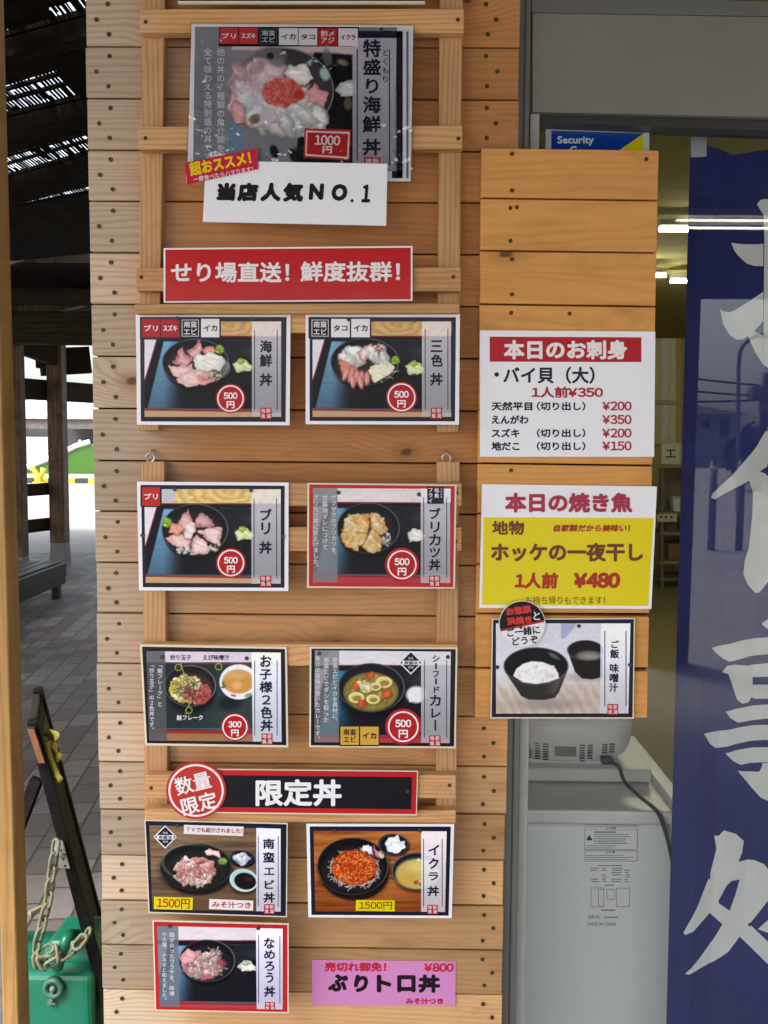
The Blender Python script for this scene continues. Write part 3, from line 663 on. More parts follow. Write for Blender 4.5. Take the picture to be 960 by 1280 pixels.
def p_okosama(p):
    p.fill((34, 46, 50)); n = vnoise(p.X, p.Y, 120, 60, 4)
    p.put(0.5*n*sst(440, 700, p.X+p.Y*.3), (96, 120, 128)); p.put(1-sst(148, 152, p.Y), (222, 208, 226)); p.line((186, 154), (690, 160), 8, (120, 48, 56))
    p.poly([(60, 535), (690, 548), (690, 615), (60, 615)], (156, 112, 78), 3); p.line((60, 545), (690, 552), 18, (146, 44, 42)); p.line((60, 528), (690, 534), 5, (120, 150, 150), .6)
    p.ell(340, 330, 135, 120, (14, 16, 18), 20, al=.8); p.bowl(332, 285, 147, 118, (24, 26, 32), (150, 150, 160)); p.ell(335, 300, 120, 88, (60, 44, 34), 8)
    p.bits(230, 290, 300, 76, 72, [(222, 200, 110), (206, 180, 84), (236, 222, 160), (190, 160, 70), (240, 236, 210)], 13, 5)
    p.bits(190, 375, 325, 74, 58, [(190, 92, 92), (170, 70, 74), (210, 122, 116), (150, 60, 62)], 11, 6); p.bits(40, 355, 265, 32, 26, [(236, 226, 190), (216, 190, 120)], 14, 7)
    p.strands(34, 320, 300, 60, 60, (40, 46, 30), 3, 4, 80, .75); p.line((285, 190), (345, 330), 7, (80, 110, 70), .7)
    p.ell(560, 385, 70, 45, (14, 20, 22), 22, al=.7); p.ell(610, 285, 98, 76, (214, 206, 220), 3); p.ell(610, 262, 110, 100, (240, 236, 244), 3); p.ell(607, 260, 92, 70, (206, 170, 120), 3); p.ell(607, 264, 84, 60, (206, 146, 74), 8); p.ell(600, 282, 30, 22, (226, 180, 130), 10, al=.8); p.ell(590, 228, 60, 20, (226, 186, 130), 14, al=.5)
    p.bits(5, 520, 290, 8, 40, [(120, 60, 80), (90, 120, 60)], 8, 9); p.ell(665, 338, 22, 10, (110, 140, 70), 4, -20, .8); p.ell(580, 340, 16, 6, (110, 70, 90), 3, 10, .8)
    for x, y in ((265, 180), (495, 175), (325, 425)): p.ring(x, y, 18, 18, 5, (150, 166, 40))
    p.line((278, 150), (300, 230), 5, (150, 166, 40)); p.line((322, 408), (338, 350), 5, (150, 166, 40)); p.line((305, 445), (318, 436), 5, (150, 166, 40)); p.line((486, 160), (500, 150), 5, (150, 166, 40))
def p_curry(p):
    tray(p, 85, 85, 862, 612, False, (226, 222, 230), (40, 130, 176)); p.ell(400, 330, 180, 150, (8, 10, 14), 30, al=.8)
    p.bowl(408, 295, 190, 140, (22, 24, 30)); p.ell(405, 318, 158, 112, (96, 88, 40), 4); p.ell(405, 320, 150, 104, (138, 124, 58), 10)
    p.bits(60, 400, 320, 130, 90, [(160, 140, 70), (120, 106, 46), (176, 150, 84)], 20, 3, al=.6)
    for x, y, r in ((480, 265, 48), (322, 352, 46), (418, 362, 40), (380, 300, 36), (432, 290, 34)):
        p.ell(x+3, y+5, r+4, r*.74, (90, 78, 30), 4, al=.7); p.ell(x, y, r, r*.7, (226, 208, 126), 4); p.ell(x+r*.1, y+r*.12, r*.6, r*.36, (150, 130, 66), 5); p.ring(x-2, y-3, r*.82, r*.55, 4, (244, 234, 180), .8)
    for q in ([(372, 222), (402, 202), (422, 222), (394, 246)], [(298, 268), (330, 254), (346, 288), (318, 308)], [(470, 322), (505, 300), (526, 330), (500, 360), (472, 350)], [(330, 378), (352, 360), (380, 382), (356, 414), (338, 404)]): p.slice(q, (160, 50, 22), (216, 92, 46), 12, 5)
    p.bits(20, 365, 282, 36, 22, [(236, 226, 190), (216, 196, 140)], 13, 7); pickles(p, 650, 340, True); p.ell(665, 335, 58, 48, (234, 234, 238), 10)
def wood_table(p, a, b, ys=90, seed=3, hor=True):
    n = vnoise(p.X, p.Y, 220, 16, seed, 4) if hor else vnoise(p.X, p.Y, 16, 220, seed, 4); k = vnoise(p.X, p.Y, 300, 300, seed+2, 2)
    t_ = np.clip(n*1.3-0.15 + 0.4*(k-.5), 0, 1)[..., None]; p.c = np.array(a, float)*(1-t_)+np.array(b, float)*t_
def p_ebi(p):
    wood_table(p, (150, 122, 92), (84, 64, 48)); p.put(sst(250, 640, p.Y)*.55, (62, 40, 26))
    p.ell(365, 350, 222, 145, (30, 20, 14), 24, al=.7); p.bowl(360, 330, 215, 140, (14, 20, 18), (60, 76, 74)); p.ell(360, 350, 150, 100, (30, 28, 24), 20)
    p.ring(330, 300, 170, 105, 10, (120, 134, 130), .5, 5, ang0=215)
    p.strands(60, 360, 365, 135, 90, (20, 22, 18), 3, 4, 60); p.bits(60, 350, 360, 125, 86, [(222, 170, 170), (206, 140, 138), (214, 206, 196), (70, 70, 50)], 15, 3)
    p.bits(150, 355, 345, 112, 78, [(232, 186, 184), (218, 152, 148), (240, 212, 208), (222, 166, 158), (206, 128, 122)], 21, 6); p.strands(40, 350, 360, 112, 84, (56, 34, 30), 2.4, 8, 70, .7)
    p.slice([(415, 235), (440, 215), (470, 232), (508, 240), (512, 272), (470, 262), (430, 262)], (206, 130, 130), (240, 206, 204), 12, 4)
    p.ell(520, 295, 27, 20, (120, 150, 70), 6); p.bits(10, 522, 292, 20, 14, [(150, 176, 90), (116, 146, 70)], 9, 3)
    p.ell(640, 285, 76, 50, (14, 14, 18), 5, 8); p.ell(637, 277, 72, 46, (24, 34, 56), 3, 8); p.ell(634, 275, 58, 36, (18, 22, 36), 4, 8); p.bits(12, 636, 272, 34, 18, [(222, 230, 240), (200, 212, 226), (240, 244, 250)], 24, 3)
    p.ell(650, 425, 90, 72, (36, 26, 20), 12, al=.7); p.ell(647, 410, 86, 68, (206, 222, 226), 3, 12); p.ell(646, 408, 78, 60, (164, 206, 210), 6, 12); p.ell(655, 415, 66, 50, (22, 16, 16), 3, 12); p.ell(675, 400, 24, 12, (60, 50, 50), 8, 12, .7)
def p_ikura(p):
    wood_table(p, (206, 132, 66), (120, 56, 20), seed=6); p.put(sst(300, 640, p.Y)*.5, (104, 44, 16)); p.put((1-sst(90, 260, p.Y))*.35*sst(300, 700, p.X), (222, 170, 110))
    p.ell(330, 350, 220, 172, (40, 16, 6), 26, al=.7); p.bowl(317, 325, 213, 172, (16, 14, 16), (110, 104, 104)); p.ell(320, 335, 165, 130, (30, 22, 22), 16)
    p.strands(240, 325, 345, 150, 118, (226, 214, 208), 4, 3, 42, .8); p.strands(60, 325, 345, 160, 125, (40, 26, 26), 3, 5, 50)
    p.ell(325, 332, 132, 104, (168, 56, 14), 10)
    p.bits(620, 325, 332, 128, 100, [(206, 82, 22), (186, 62, 16), (222, 106, 40), (166, 48, 12)], 7.5, 9, 1.0)
    rg = np.random.default_rng(4)
    for k in range(120): a = rg.random()*6.28; q = math.sqrt(rg.random()); p.ell(325+124*q*math.cos(a), 332+97*q*math.sin(a), 2.6, 2.6, (246, 190, 130), 1.5)
    p.slice([(368, 220), (385, 192), (432, 210), (445, 262), (410, 256)], (206, 196, 206), (238, 232, 240), 10, 3); p.slice([(430, 205), (470, 235), (482, 280), (456, 262)], (150, 40, 70), (206, 130, 150), 10, 5); p.ell(488, 255, 17, 25, (214, 206, 176), 4, -20)
    p.ell(566, 206, 94, 66, (44, 20, 10), 12, al=.7); p.ell(562, 197, 92, 65, (18, 18, 24), 2, 8); p.ring(562, 197, 86, 60, 4, (90, 96, 104), .7); p.slice([(505, 190), (530, 150), (585, 140), (600, 180), (560, 215), (515, 220)], (196, 206, 216), (240, 244, 248), 14, 4); p.slice([(515, 210), (560, 180), (620, 178), (630, 215), (590, 245), (525, 240)], (190, 200, 210), (236, 240, 246), 14, 6)
    p.ell(706, 372, 152, 112, (40, 16, 8), 16, al=.7); p.ell(700, 355, 150, 112, (30, 26, 30), 2); p.ring(700, 355, 146, 108, 4, (120, 126, 140), .8); p.ell(706, 365, 136, 96, (52, 62, 70), 4); p.ell(706, 372, 132, 90, (196, 172, 92), 8); p.ell(720, 330, 70, 34, (222, 206, 130), 20, al=.8); p.ell(650, 400, 60, 40, (206, 160, 70), 24, al=.7); p.ring(668, 393, 9, 9, 5, (150, 170, 50)); p.bits(10, 715, 420, 30, 12, [(222, 200, 150), (150, 90, 40)], 9, 3); p.ell(712, 288, 10, 8, (236, 236, 236), 4)
def p_namero(p):
    tray(p, 78, 88, 832, 585, False, (222, 214, 222)); p.bowl(378, 292, 168, 127); p.bits(110, 372, 320, 130, 85, [(176, 182, 172), (130, 136, 126), (84, 84, 76)], 9, 3)
    p.bits(170, 345, 312, 118, 72, [(206, 160, 166), (190, 138, 146), (222, 190, 192), (170, 120, 126), (196, 176, 160)], 20, 5); p.bits(40, 370, 320, 100, 62, [(120, 124, 90), (150, 140, 120), (206, 196, 190)], 8, 7)
    p.slice([(215, 265), (265, 222), (312, 240), (300, 290), (240, 318)], (196, 110, 122), (220, 166, 172), 18, 4); p.ell(465, 305, 30, 20, (150, 66, 76), 8, 20, .8); p.ell(380, 385, 26, 18, (190, 80, 90), 8, al=.8); p.strands(14, 420, 240, 40, 18, (206, 206, 196), 3, 3, 36); pickles(p, 610, 325, True); p.bits(14, 612, 305, 24, 10, [(140, 170, 130), (170, 196, 160)], 8, 3)
def p_tokumori(p):
    p.fill((132, 134, 142)); n = vnoise(p.X, p.Y, 120, 120, 4)
    p.put(np.ones_like(n)*0.7, (np.array((128, 130, 138), float)*(0.85+0.3*n[..., None])))
    p.poly([(200, 115), (690, 115), (690, 150), (200, 130)], (214, 190, 196), 4); p.poly([(520, 140), (670, 150), (670, 600), (440, 600), (480, 300)], (24, 22, 28), 6); p.poly([(190, 400), (250, 420), (240, 600), (190, 600)], (104, 140, 170), 6, .8)
    p.ell(390, 290, 205, 168, (44, 42, 50), 3, al=.9); p.ell(390, 290, 196, 158, (70, 68, 76), 20, al=.8); p.ring(390, 290, 203, 166, 4, (150, 158, 160), .8)
    p.ell(290, 250, 110, 110, (150, 140, 148), 30, al=.6); p.ell(350, 160, 60, 40, (110, 108, 116), 10); p.ell(350, 155, 14, 14, (40, 38, 44), 4)
    p.bits(70, 300, 250, 90, 70, [(206, 176, 186), (222, 200, 206), (190, 150, 160)], 30, 4); p.bits(50, 270, 340, 70, 70, [(206, 216, 226), (190, 200, 212), (222, 206, 206), (206, 150, 150)], 28, 5)
    p.bits(60, 380, 385, 120, 50, [(214, 218, 222), (190, 196, 202), (206, 196, 190)], 32, 6); p.bits(60, 470, 370, 80, 70, [(230, 232, 236), (216, 220, 226), (244, 242, 242)], 34, 7); p.ell(300, 320, 90, 70, (222, 226, 236), 40, al=.45); p.ell(330, 220, 80, 40, (226, 206, 214), 34, al=.5)
    p.slice([(192, 360), (215, 322), (250, 350), (245, 410), (215, 412)], (206, 110, 112), (220, 170, 170), 16, 4); p.slice([(400, 225), (430, 185), (490, 190), (515, 240), (480, 270), (430, 260)], (190, 190, 190), (236, 232, 232), 18, 6)
    p.slice([(480, 290), (520, 262), (572, 300), (556, 350), (510, 330)], (206, 110, 116), (226, 170, 172), 16, 8); p.ell(290, 400, 26, 18, (120, 96, 84), 8, -30, .9); p.ell(340, 390, 30, 34, (206, 196, 206), 8)
    p.ell(395, 295, 74, 52, (206, 84, 80), 8); p.bits(200, 395, 295, 74, 54, [(222, 118, 108), (212, 98, 90), (232, 134, 122), (200, 84, 78)], 8, 9, .9, .7, .9); p.ell(462, 306, 22, 18, (190, 60, 56), 5)
    p.ell(560, 225, 18, 26, (166, 206, 190), 6, -20); p.poly([(490, 180), (515, 160), (505, 195)], (140, 196, 214), 4)
    p.slice([(600, 290), (630, 250), (690, 255), (690, 310), (620, 312)], (150, 156, 160), (206, 214, 214), 16, 4); p.ell(630, 180, 22, 12, (150, 150, 110), 6, 20, .8); p.ell(650, 340, 16, 24, (120, 120, 96), 6, al=.7)
    for x, y in ((365, 525), (440, 540)): p.ell(x, y, 16, 26, (26, 24, 30), 5, -20)
    p.ell(570, 160, 18, 34, (110, 112, 120), 6, -10, .8); p.ell(500, 530, 60, 30, (40, 38, 44), 14, al=.8)
    for k in range(26):
        rg = np.random.default_rng(k); x, y = 640+rg.random()*200, 200+rg.random()*360; p.line((x, y), (x+rg.normal()*26, y+rg.normal()*26), 3, (206, 210, 214), .35)
def p_rice(p):
    n = vnoise(p.X, p.Y, 40, 160, 4); g = sst(380, 600, p.Y+p.X*0.1)
    p.c = np.array((228, 226, 238), float)*(1-g[..., None])+np.array((206, 190, 178), float)*g[..., None]
    st_ = 0.5+0.5*np.sin((p.X-(p.Y-600)*0.6+500)*0.11+7*n); p.put(st_*sst(400, 520, p.Y)*0.5, (170, 150, 136)); p.put(.35*vnoise(p.X, p.Y, 18, 14, 9)*(1-sst(300, 420, p.Y)), (176, 190, 214))
    p.poly([(405, 155), (485, 155), (470, 180), (420, 235), (405, 230)], (170, 176, 214), 6); p.ell(495, 170, 10, 9, (60, 40, 50), 3)
    p.ell(330, 560, 150, 26, (150, 140, 140), 24, al=.8); p.poly([(125, 400), (435, 400), (395, 500), (375, 528), (320, 540), (245, 538), (205, 520), (180, 480)], (48, 44, 44), 4)
    p.put(0.5*sst(-4, 20, p.sd([(150, 430), (420, 430), (380, 520), (210, 520)]))*sst(300, 400, p.X)*(1-sst(400, 430, p.X)), (120, 112, 110))
    p.ell(280, 370, 161, 93, (22, 20, 22), 2); p.ring(280, 370, 160, 92, 4, (110, 108, 112), .7); p.ell(370, 320, 30, 10, (90, 130, 140), 6, 30, .8)
    p.put(sst(-3, 4, p.sd([(165, 420), (180, 385), (215, 358), (260, 345), (315, 350), (365, 370), (392, 405), (396, 432), (340, 452), (280, 461), (215, 452)])), (244, 243, 248)); p.bits(70, 285, 400, 100, 42, [(246, 246, 250), (234, 234, 242), (250, 250, 252)], 9, 4, .7, .7, .93)
    p.ell(545, 425, 100, 18, (150, 140, 146), 18, al=.7); p.poly([(440, 300), (612, 320), (612, 425), (560, 437), (510, 432), (475, 400)], (30, 27, 28), 3); p.ell(527, 290, 90, 49, (24, 22, 24), 2); p.ring(527, 290, 89, 48, 4, (100, 98, 104), .7); p.ell(545, 318, 66, 24, (120, 112, 106), 8); p.ell(550, 322, 40, 12, (170, 164, 156), 10, al=.7)

def lerp_quad(q, u0, v0, u1, v1):
    a, b, c, d = [np.array(k, float) for k in q]; f = lambda u, v: tuple(a*(1-u)*(1-v)+b*u*(1-v)+c*u*v+d*(1-u)*v)
    return [f(u0, v0), f(u1, v0), f(u1, v1), f(u0, v1)]

CARD_Y = -0.0475
GRP = 'rice bowl menu cards'
def card(label, crop, outer, margin, bmat, pquad, painter, strip=None, rules=(), title=(), panel=None, tags=(), price=None, seal=None, screws=(), Y=CARD_Y, edge='white', res=(230, 165), name='menu_card', group=GRP, strip_col=(206, 204, 212), strip_al=0.78, paneltxt=(), back=None, th=0.0025):
    ctr = crop.P(*np.mean(np.array(outer), 0), Y)
    pts = [crop.P(x, y, Y) for x, y in (outer[3], outer[2], outer[1], outer[0])]
    mb = MB(); mb.prism(pts, (0, th, 0)); root = mb.build(name, M[edge], None, ctr)
    tag(root, label, 'menu card', group)
    flat(crop, lerp_quad(outer, margin[0], margin[1], 1-margin[0], 1-margin[1]), Y-.0003, 'border', M[bmat], root)
    p = Pic(pquad, res); painter(p); p.mesh(crop, Y-.0006, 'photo', root)
    if panel:
        (q, c, al) = panel; p = Pic(q, (46, 120)); painter(p); p.put(np.full(p.X.shape, al), c); p.mesh(crop, Y-.0008, 'description_panel', root)
        L = Letters(crop, Y-.0012)
        for t_ in paneltxt: L.col(*t_)
        L.build('description_lettering', ink((214, 214, 216)), root)
    if strip:
        p = Pic(strip, (60, 150)); painter(p); g = sst(strip[0][1], strip[2][1], p.Y)[..., None]
        p.put(np.full(p.X.shape, strip_al), np.array(strip_col, float)*(1.17-0.24*g)); p.mesh(crop, Y-.0009, 'title_strip', root)
        for (x, ya, yb) in rules: flat(crop, rect(x-2.2, ya, x+2.2, yb), Y-.0012, 'rule_line', ink((52, 52, 66)), root)
        L = Letters(crop, Y-.0014)
        for ch, x0, y0, x1, y1 in title:
            if ch == '\u30fc': flat(crop, rect((x0+x1)/2-5, y0, (x0+x1)/2+5, y1), Y-.0014, 'title_lettering', ink(NAVY_T), root)
            else: L.row(ch, x0, y0, x1, y1, 0.032)
        L.build('title_lettering', ink(NAVY_T), root)
    if back: flat(crop, back, Y-.0007, 'tag_backing', M['blk' if bmat == 'blk' else 'navy'], root)
    for (txt, q, fillc, txtc, outline) in tags:
        if len(q) == 4 and not isinstance(q[0], tuple): q = rect(*q)
        o = flat(crop, q, Y-.0011, 'ingredient_tag', ink(fillc), root)
        x0, y0 = q[0]; x1, y1 = q[2]; w, h = x1-x0, y1-y0
        if outline:
            flat(crop, lerp_quad(q, .04, .04, .96, .96), Y-.0013, 'tag_frame', ink(outline), o); flat(crop, lerp_quad(q, .08, .08, .92, .92), Y-.0014, 'tag_face', ink(fillc), o)
        L = Letters(crop, Y-.0016); rows = txt.split('/')
        for k, r in enumerate(rows):
            if len(rows) == 1: L.row(r, x0+w*.12, y0+h*.33, x1-w*.12, y0+h*.67, .035)
            else: L.row(r, x0+w*.15, y0+h*(.13+k*.39), x1-w*.15, y0+h*(.47+k*.39), .018)
        L.build('tag_lettering', ink(txtc), o)
    if price:
        (cx, cy, r, ro, txt) = price
        b = disc(crop, cx, cy, ro, ro, Y-.0012, 'price_badge', ink((178, 28, 34)), root)
        disc(crop, cx, cy, r, r, Y-.0014, 'badge_ring', ink((238, 234, 236)), b, r_in=.9)
        L = Letters(crop, Y-.0016); L.row(txt, cx-r*.52, cy-r*.46, cx+r*.52, cy+r*.04, .045); L.row('円', cx-r*.30, cy+r*.2, cx+r*.30, cy+r*.74, .035); L.build('price_lettering', ink((240, 236, 238)), b)
    if seal:
        x0, y0, x1, y1 = seal; o = flat(crop, rect(*seal), Y-.0013, 'seal', ink((176, 34, 44)), root); w, h = x1-x0, y1-y0
        L = Letters(crop, Y-.0016)
        for ch, i, j in (('地', 0, 0), ('魚', 0, 1), ('新', 1, 0), ('潟', 1, 1)): L.row(ch, x0+w*(.08+.47*i), y0+h*(.06+.47*j), x0+w*(.45+.47*i), y0+h*(.46+.47*j), .02)
        L.build('seal_lettering', ink((232, 214, 214)), o)
    for x, y in screws: screw(crop.P(x, y, Y-.0016), root, 0.0034)
    return root

S1 = 960/210
cA = Crop(165, 380, S1); cB = Crop(375, 380, S1); cC = Crop(165, 590, S1); cD = Crop(375, 590, S1)
cE = Crop(165, 795, S1); cFc = Crop(375, 795, S1); cG = Crop(170, 1015, 4.8); cH = Crop(375, 1015, 4.8); cI = Crop(180, 1140, 4.8); cT = Crop(225, 20, 960/310); cK = Crop(600, 740, 4.0)
RED, WH, NV = (176, 36, 42), (232, 230, 236), (30, 32, 50)
mg = (.026, .03)
card('navy bordered card of pink sashimi bowl with four ingredient tags along its top', cA, [(22, 55), (906, 55), (900, 693), (28, 690)], mg, 'navy', rect(72, 100, 850, 645), p_kaisen, rect(685, 100, 852, 645), ((700, 148, 605), (829, 148, 605)),
     [('海', 730, 207, 801, 278), ('鮮', 729, 286, 801, 360), ('丼', 728, 396, 801, 470)], back=rect(45, 75, 508, 198), tags=[('ブリ', (57, 85, 160, 190), RED, WH, None), ('スズキ', (165, 85, 271, 190), RED, WH, None), ('南蛮/エビ', (280, 85, 386, 190), NV, WH, (200, 204, 206)), ('イカ', (395, 85, 499, 190), WH, NV, None)],
     price=(563, 540, 76, 84, '500'), seal=(733, 593, 797, 657), screws=((258, 83), (680, 85)))
card('navy bordered card of white and pink sashimi bowl with three ingredient tags', cB, [(32, 55), (914, 57), (908, 690), (32, 687)], mg, 'navy', rect(72, 100, 865, 645), p_sanshoku, rect(697, 100, 862, 645), ((715, 143, 605), (845, 143, 605)),
     [('三', 746, 207, 815, 275), ('色', 748, 286, 816, 358), ('丼', 742, 393, 816, 468)], back=rect(48, 75, 408, 198), tags=[('南蛮/エビ', (62, 85, 168, 190), NV, WH, (200, 204, 206)), ('タコ', (178, 85, 284, 190), WH, NV, None), ('イカ', (293, 85, 399, 190), WH, NV, None)],
     price=(580, 533, 80, 88, '500'), seal=(747, 593, 812, 655), screws=((278, 88), (655, 92)))
card('navy bordered card of sliced yellowtail bowl with a single red tag', cC, [(28, 55), (895, 60), (893, 680), (40, 677)], mg, 'navy', [(70, 98), (850, 98), (850, 637), (78, 633)], p_buri, rect(682, 100, 850, 638), ((697, 150, 603), (826, 150, 603)),
     [('ブ', 732, 210, 799, 278), ('リ', 738, 288, 790, 358), ('丼', 726, 395, 799, 469)], back=rect(48, 78, 170, 198), tags=[('ブリ', (57, 87, 160, 192), (190, 44, 40), WH, None)], price=(565, 520, 76, 85, '500'), seal=(732, 592, 796, 655), screws=((243, 98), (680, 105), (60, 362), (863, 370)))
D_ = card('red bordered card of golden fried cutlet bowl under the right eye hook', cD, [(42, 62), (895, 72), (885, 667), (40, 662)], (.012, .014), 'red', [(75, 92), (862, 97), (857, 633), (72, 630)], p_katsu, rect(690, 95, 858, 634), ((707, 145, 600), (838, 145, 600)),
     [('ブ', 740, 205, 803, 270), ('リ', 746, 285, 798, 346), ('カ', 738, 355, 803, 420), ('ツ', 740, 432, 801, 490), ('丼', 736, 498, 803, 564)], panel=(rect(74, 93, 214, 631), (128, 130, 136), .82), paneltxt=(('ザクザクのブリカツを、', 194, 128, 495), ('甘醤油ダレにつけて', 143, 130, 447), ('ブリカツ丼に仕上げました。', 91, 130, 562)), edge='creamedge',
     price=(583, 530, 83, 97, '500'), seal=(737, 592, 800, 655), screws=((220, 118), (680, 128)))
o = flat(cD, rect(727, 85, 821, 182), CARD_Y-.0015, 'fish_tag', ink(NV), D_)
L = Letters(cD, CARD_Y-.0018); L.col('フライ', 746, 88, 178, 29, .02); L.col('地魚', 781, 90, 150, 29, .02); L.col('じざかな', 808, 90, 150, 14, .0); L.build('tag_lettering', ink((226, 226, 232)), o)
E_ = card('black bordered card of two coloured child bowl with a white soup cup beside it', cE, [(45, 48), (885, 62), (893, 637), (75, 625)], (.014, .022), 'blk', [(82, 87), (850, 95), (855, 605), (98, 597)], p_okosama, [(683, 93), (850, 95), (855, 605), (690, 603)], ((701, 140, 570), (829, 140, 570)),
     [('お', 732, 110, 797, 178), ('子', 730, 190, 798, 250), ('様', 728, 258, 802, 324), ('２', 742, 338, 792, 392), ('色', 734, 402, 802, 472), ('丼', 734, 478, 804, 545)], panel=([(82, 87), (188, 89), (200, 600), (98, 597)], (84, 88, 92), .85), paneltxt=(('「鮭フレーク」と', 160, 150, 405), ('「炒り玉子」の２色丼です。', 113, 150, 552)), edge='creamedge', strip_col=(222, 224, 242), strip_al=.93,
     price=(588, 520, 72, 80, '300'), seal=(740, 557, 803, 620), screws=((170, 120), (655, 128)))
L = Letters(cE, CARD_Y-.0010); L.row('炒り玉子', 218, 107, 338, 138, .02); L.row('えび味噌汁', 405, 107, 557, 138, .02); L.build('caption_lettering', ink((44, 40, 50)), E_)
L = Letters(cE, CARD_Y-.0010); L.row('鮭フレーク', 255, 451, 405, 482, .02); L.build('caption_lettering', ink((226, 226, 226)), E_)
def diamond(crop, cx, cy, r, Y, parent):
    dq = lambda k: [(cx, cy-r*k), (cx+r*k, cy), (cx, cy+r*k), (cx-r*k, cy)]
    o = flat(crop, dq(1), Y-.0011, 'diamond_mark', ink((232, 234, 238)), parent); flat(crop, dq(.88), Y-.0013, 'mark_face', ink((30, 34, 48)), o)
    flat(crop, [(cx-r*.72, cy-r*.16), (cx+r*.72, cy-r*.16), (cx+r*.72, cy+r*.2), (cx-r*.72, cy+r*.2)], Y-.0015, 'mark_band', ink((228, 230, 234)), o)
    L = Letters(crop, Y-.0017); L.row('魚醤油', cx-r*.55, cy-r*.13, cx+r*.55, cy+r*.17, .02); L.build('mark_lettering', ink((30, 34, 48)), o)
    L = Letters(crop, Y-.0017); L.row('地魚', cx-r*.22, cy-r*.46, cx+r*.22, cy-r*.26, .0); L.row('使用', cx-r*.22, cy+r*.30, cx+r*.22, cy+r*.50, .0); L.build('mark_lettering', ink((214, 216, 222)), o)
F_ = card('black bordered card of seafood curry bowl with diamond mark and two ochre tags', cFc, [(55, 62), (900, 65), (890, 642), (52, 635)], (.012, .018), 'blk', [(85, 82), (862, 90), (855, 612), (82, 607)], p_curry, [(692, 90), (862, 90), (855, 612), (692, 610)], ((711, 140, 585), (838, 140, 585)),
     [('シ', 757, 110, 797, 148), ('ー', 757, 156, 797, 190), ('フ', 760, 200, 794, 236), ('ー', 757, 243, 797, 276), ('ド', 764, 288, 796, 326), ('カ', 742, 336, 804, 400), ('レ', 750, 414, 804, 468), ('ー', 742, 480, 804, 540)], panel=([(85, 82), (224, 84), (222, 608), (82, 606)], (122, 124, 130), .75), paneltxt=(('南蛮エビとイカを具材に、', 200, 120, 505), ('南蛮エビでダシを取った', 150, 120, 495), ('魚介の旨味が効いたカレーです。', 101, 112, 605)), edge='creamedge', strip_col=(190, 190, 198), strip_al=.85,
     back=rect(226, 512, 454, 630), tags=[('南蛮/エビ', (232, 518, 336, 622), (206, 162, 66), (40, 32, 24), None), ('イカ', (344, 518, 449, 622), (206, 162, 66), (40, 32, 24), None)], price=(590, 518, 88, 103, '500'), seal=(738, 568, 803, 630), screws=((110, 100), (845, 120)))
diamond(cFc, 633, 152, 68, CARD_Y, F_)
G_ = card('navy bordered card of pale pink shrimp bowl with diamond mark and yellow price label', cG, [(50, 47), (910, 67), (905, 632), (75, 605)], (.008, .012), 'navy', [(80, 80), (868, 100), (868, 598), (98, 585)], p_ebi, [(722, 96), (868, 100), (868, 598), (722, 595)], ((733, 145, 565), (853, 145, 570)),
     [('南', 762, 160, 830, 222), ('蛮', 762, 240, 832, 306), ('エ', 768, 335, 830, 378), ('ビ', 772, 408, 830, 462), ('丼', 764, 482, 834, 545)], edge='creamedge', strip_col=(216, 216, 232), strip_al=.93, seal=(768, 553, 831, 612), screws=((247, 83),))
diamond(cG, 175, 150, 70, CARD_Y, G_)
o = flat(cG, [(108, 508), (341, 515), (339, 588), (108, 582)], CARD_Y-.0012, 'price_label', ink((222, 206, 20)), G_); L = Letters(cG, CARD_Y-.0015); L.row('1500円', 126, 520, 322, 578, .02, 1.5); L.build('price_lettering', ink((170, 50, 40)), o)
o = flat(cG, [(440, 522), (704, 532), (702, 592), (438, 582)], CARD_Y-.0012, 'soup_label', ink((228, 222, 226)), G_); L = Letters(cG, CARD_Y-.0015); L.row('みそ汁つき', 456, 538, 690, 576, .03, 1.5); L.build('soup_lettering', ink((176, 50, 60)), o)
o = flat(cG, [(288, 77), (646, 88), (643, 145), (286, 131)], CARD_Y-.0012, 'television_label', ink((226, 220, 226)), G_); L = Letters(cG, CARD_Y-.0015); L.row('ＴＶでも紹介されました！', 303, 94, 638, 124, .02, 1.6); L.build('label_lettering', ink((150, 50, 60)), o)
H_ = card('navy bordered card of orange salmon roe bowl, yellow 1500円 label at its foot', cH, [(38, 72), (925, 73), (910, 637), (50, 632)], (.022, .026), 'navy', [(82, 113), (880, 116), (870, 600), (92, 596)], p_ikura, [(727, 115), (880, 116), (870, 600), (727, 598)], ((741, 160, 568), (853, 160, 568)),
     [('イ', 770, 197, 836, 260), ('ク', 772, 276, 832, 342), ('ラ', 770, 362, 830, 412), ('丼', 764, 443, 836, 506)], strip_col=(222, 220, 234), strip_al=.86, seal=(763, 557, 826, 613), screws=((207, 112), (722, 112)))
o = flat(cH, [(336, 528), (568, 530), (567, 596), (334, 592)], CARD_Y-.0012, 'price_label', ink((222, 206, 20)), H_); L = Letters(cH, CARD_Y-.0015); L.row('1500円', 354, 538, 552, 585, .02); L.build('price_lettering', ink((140, 80, 20)), o)
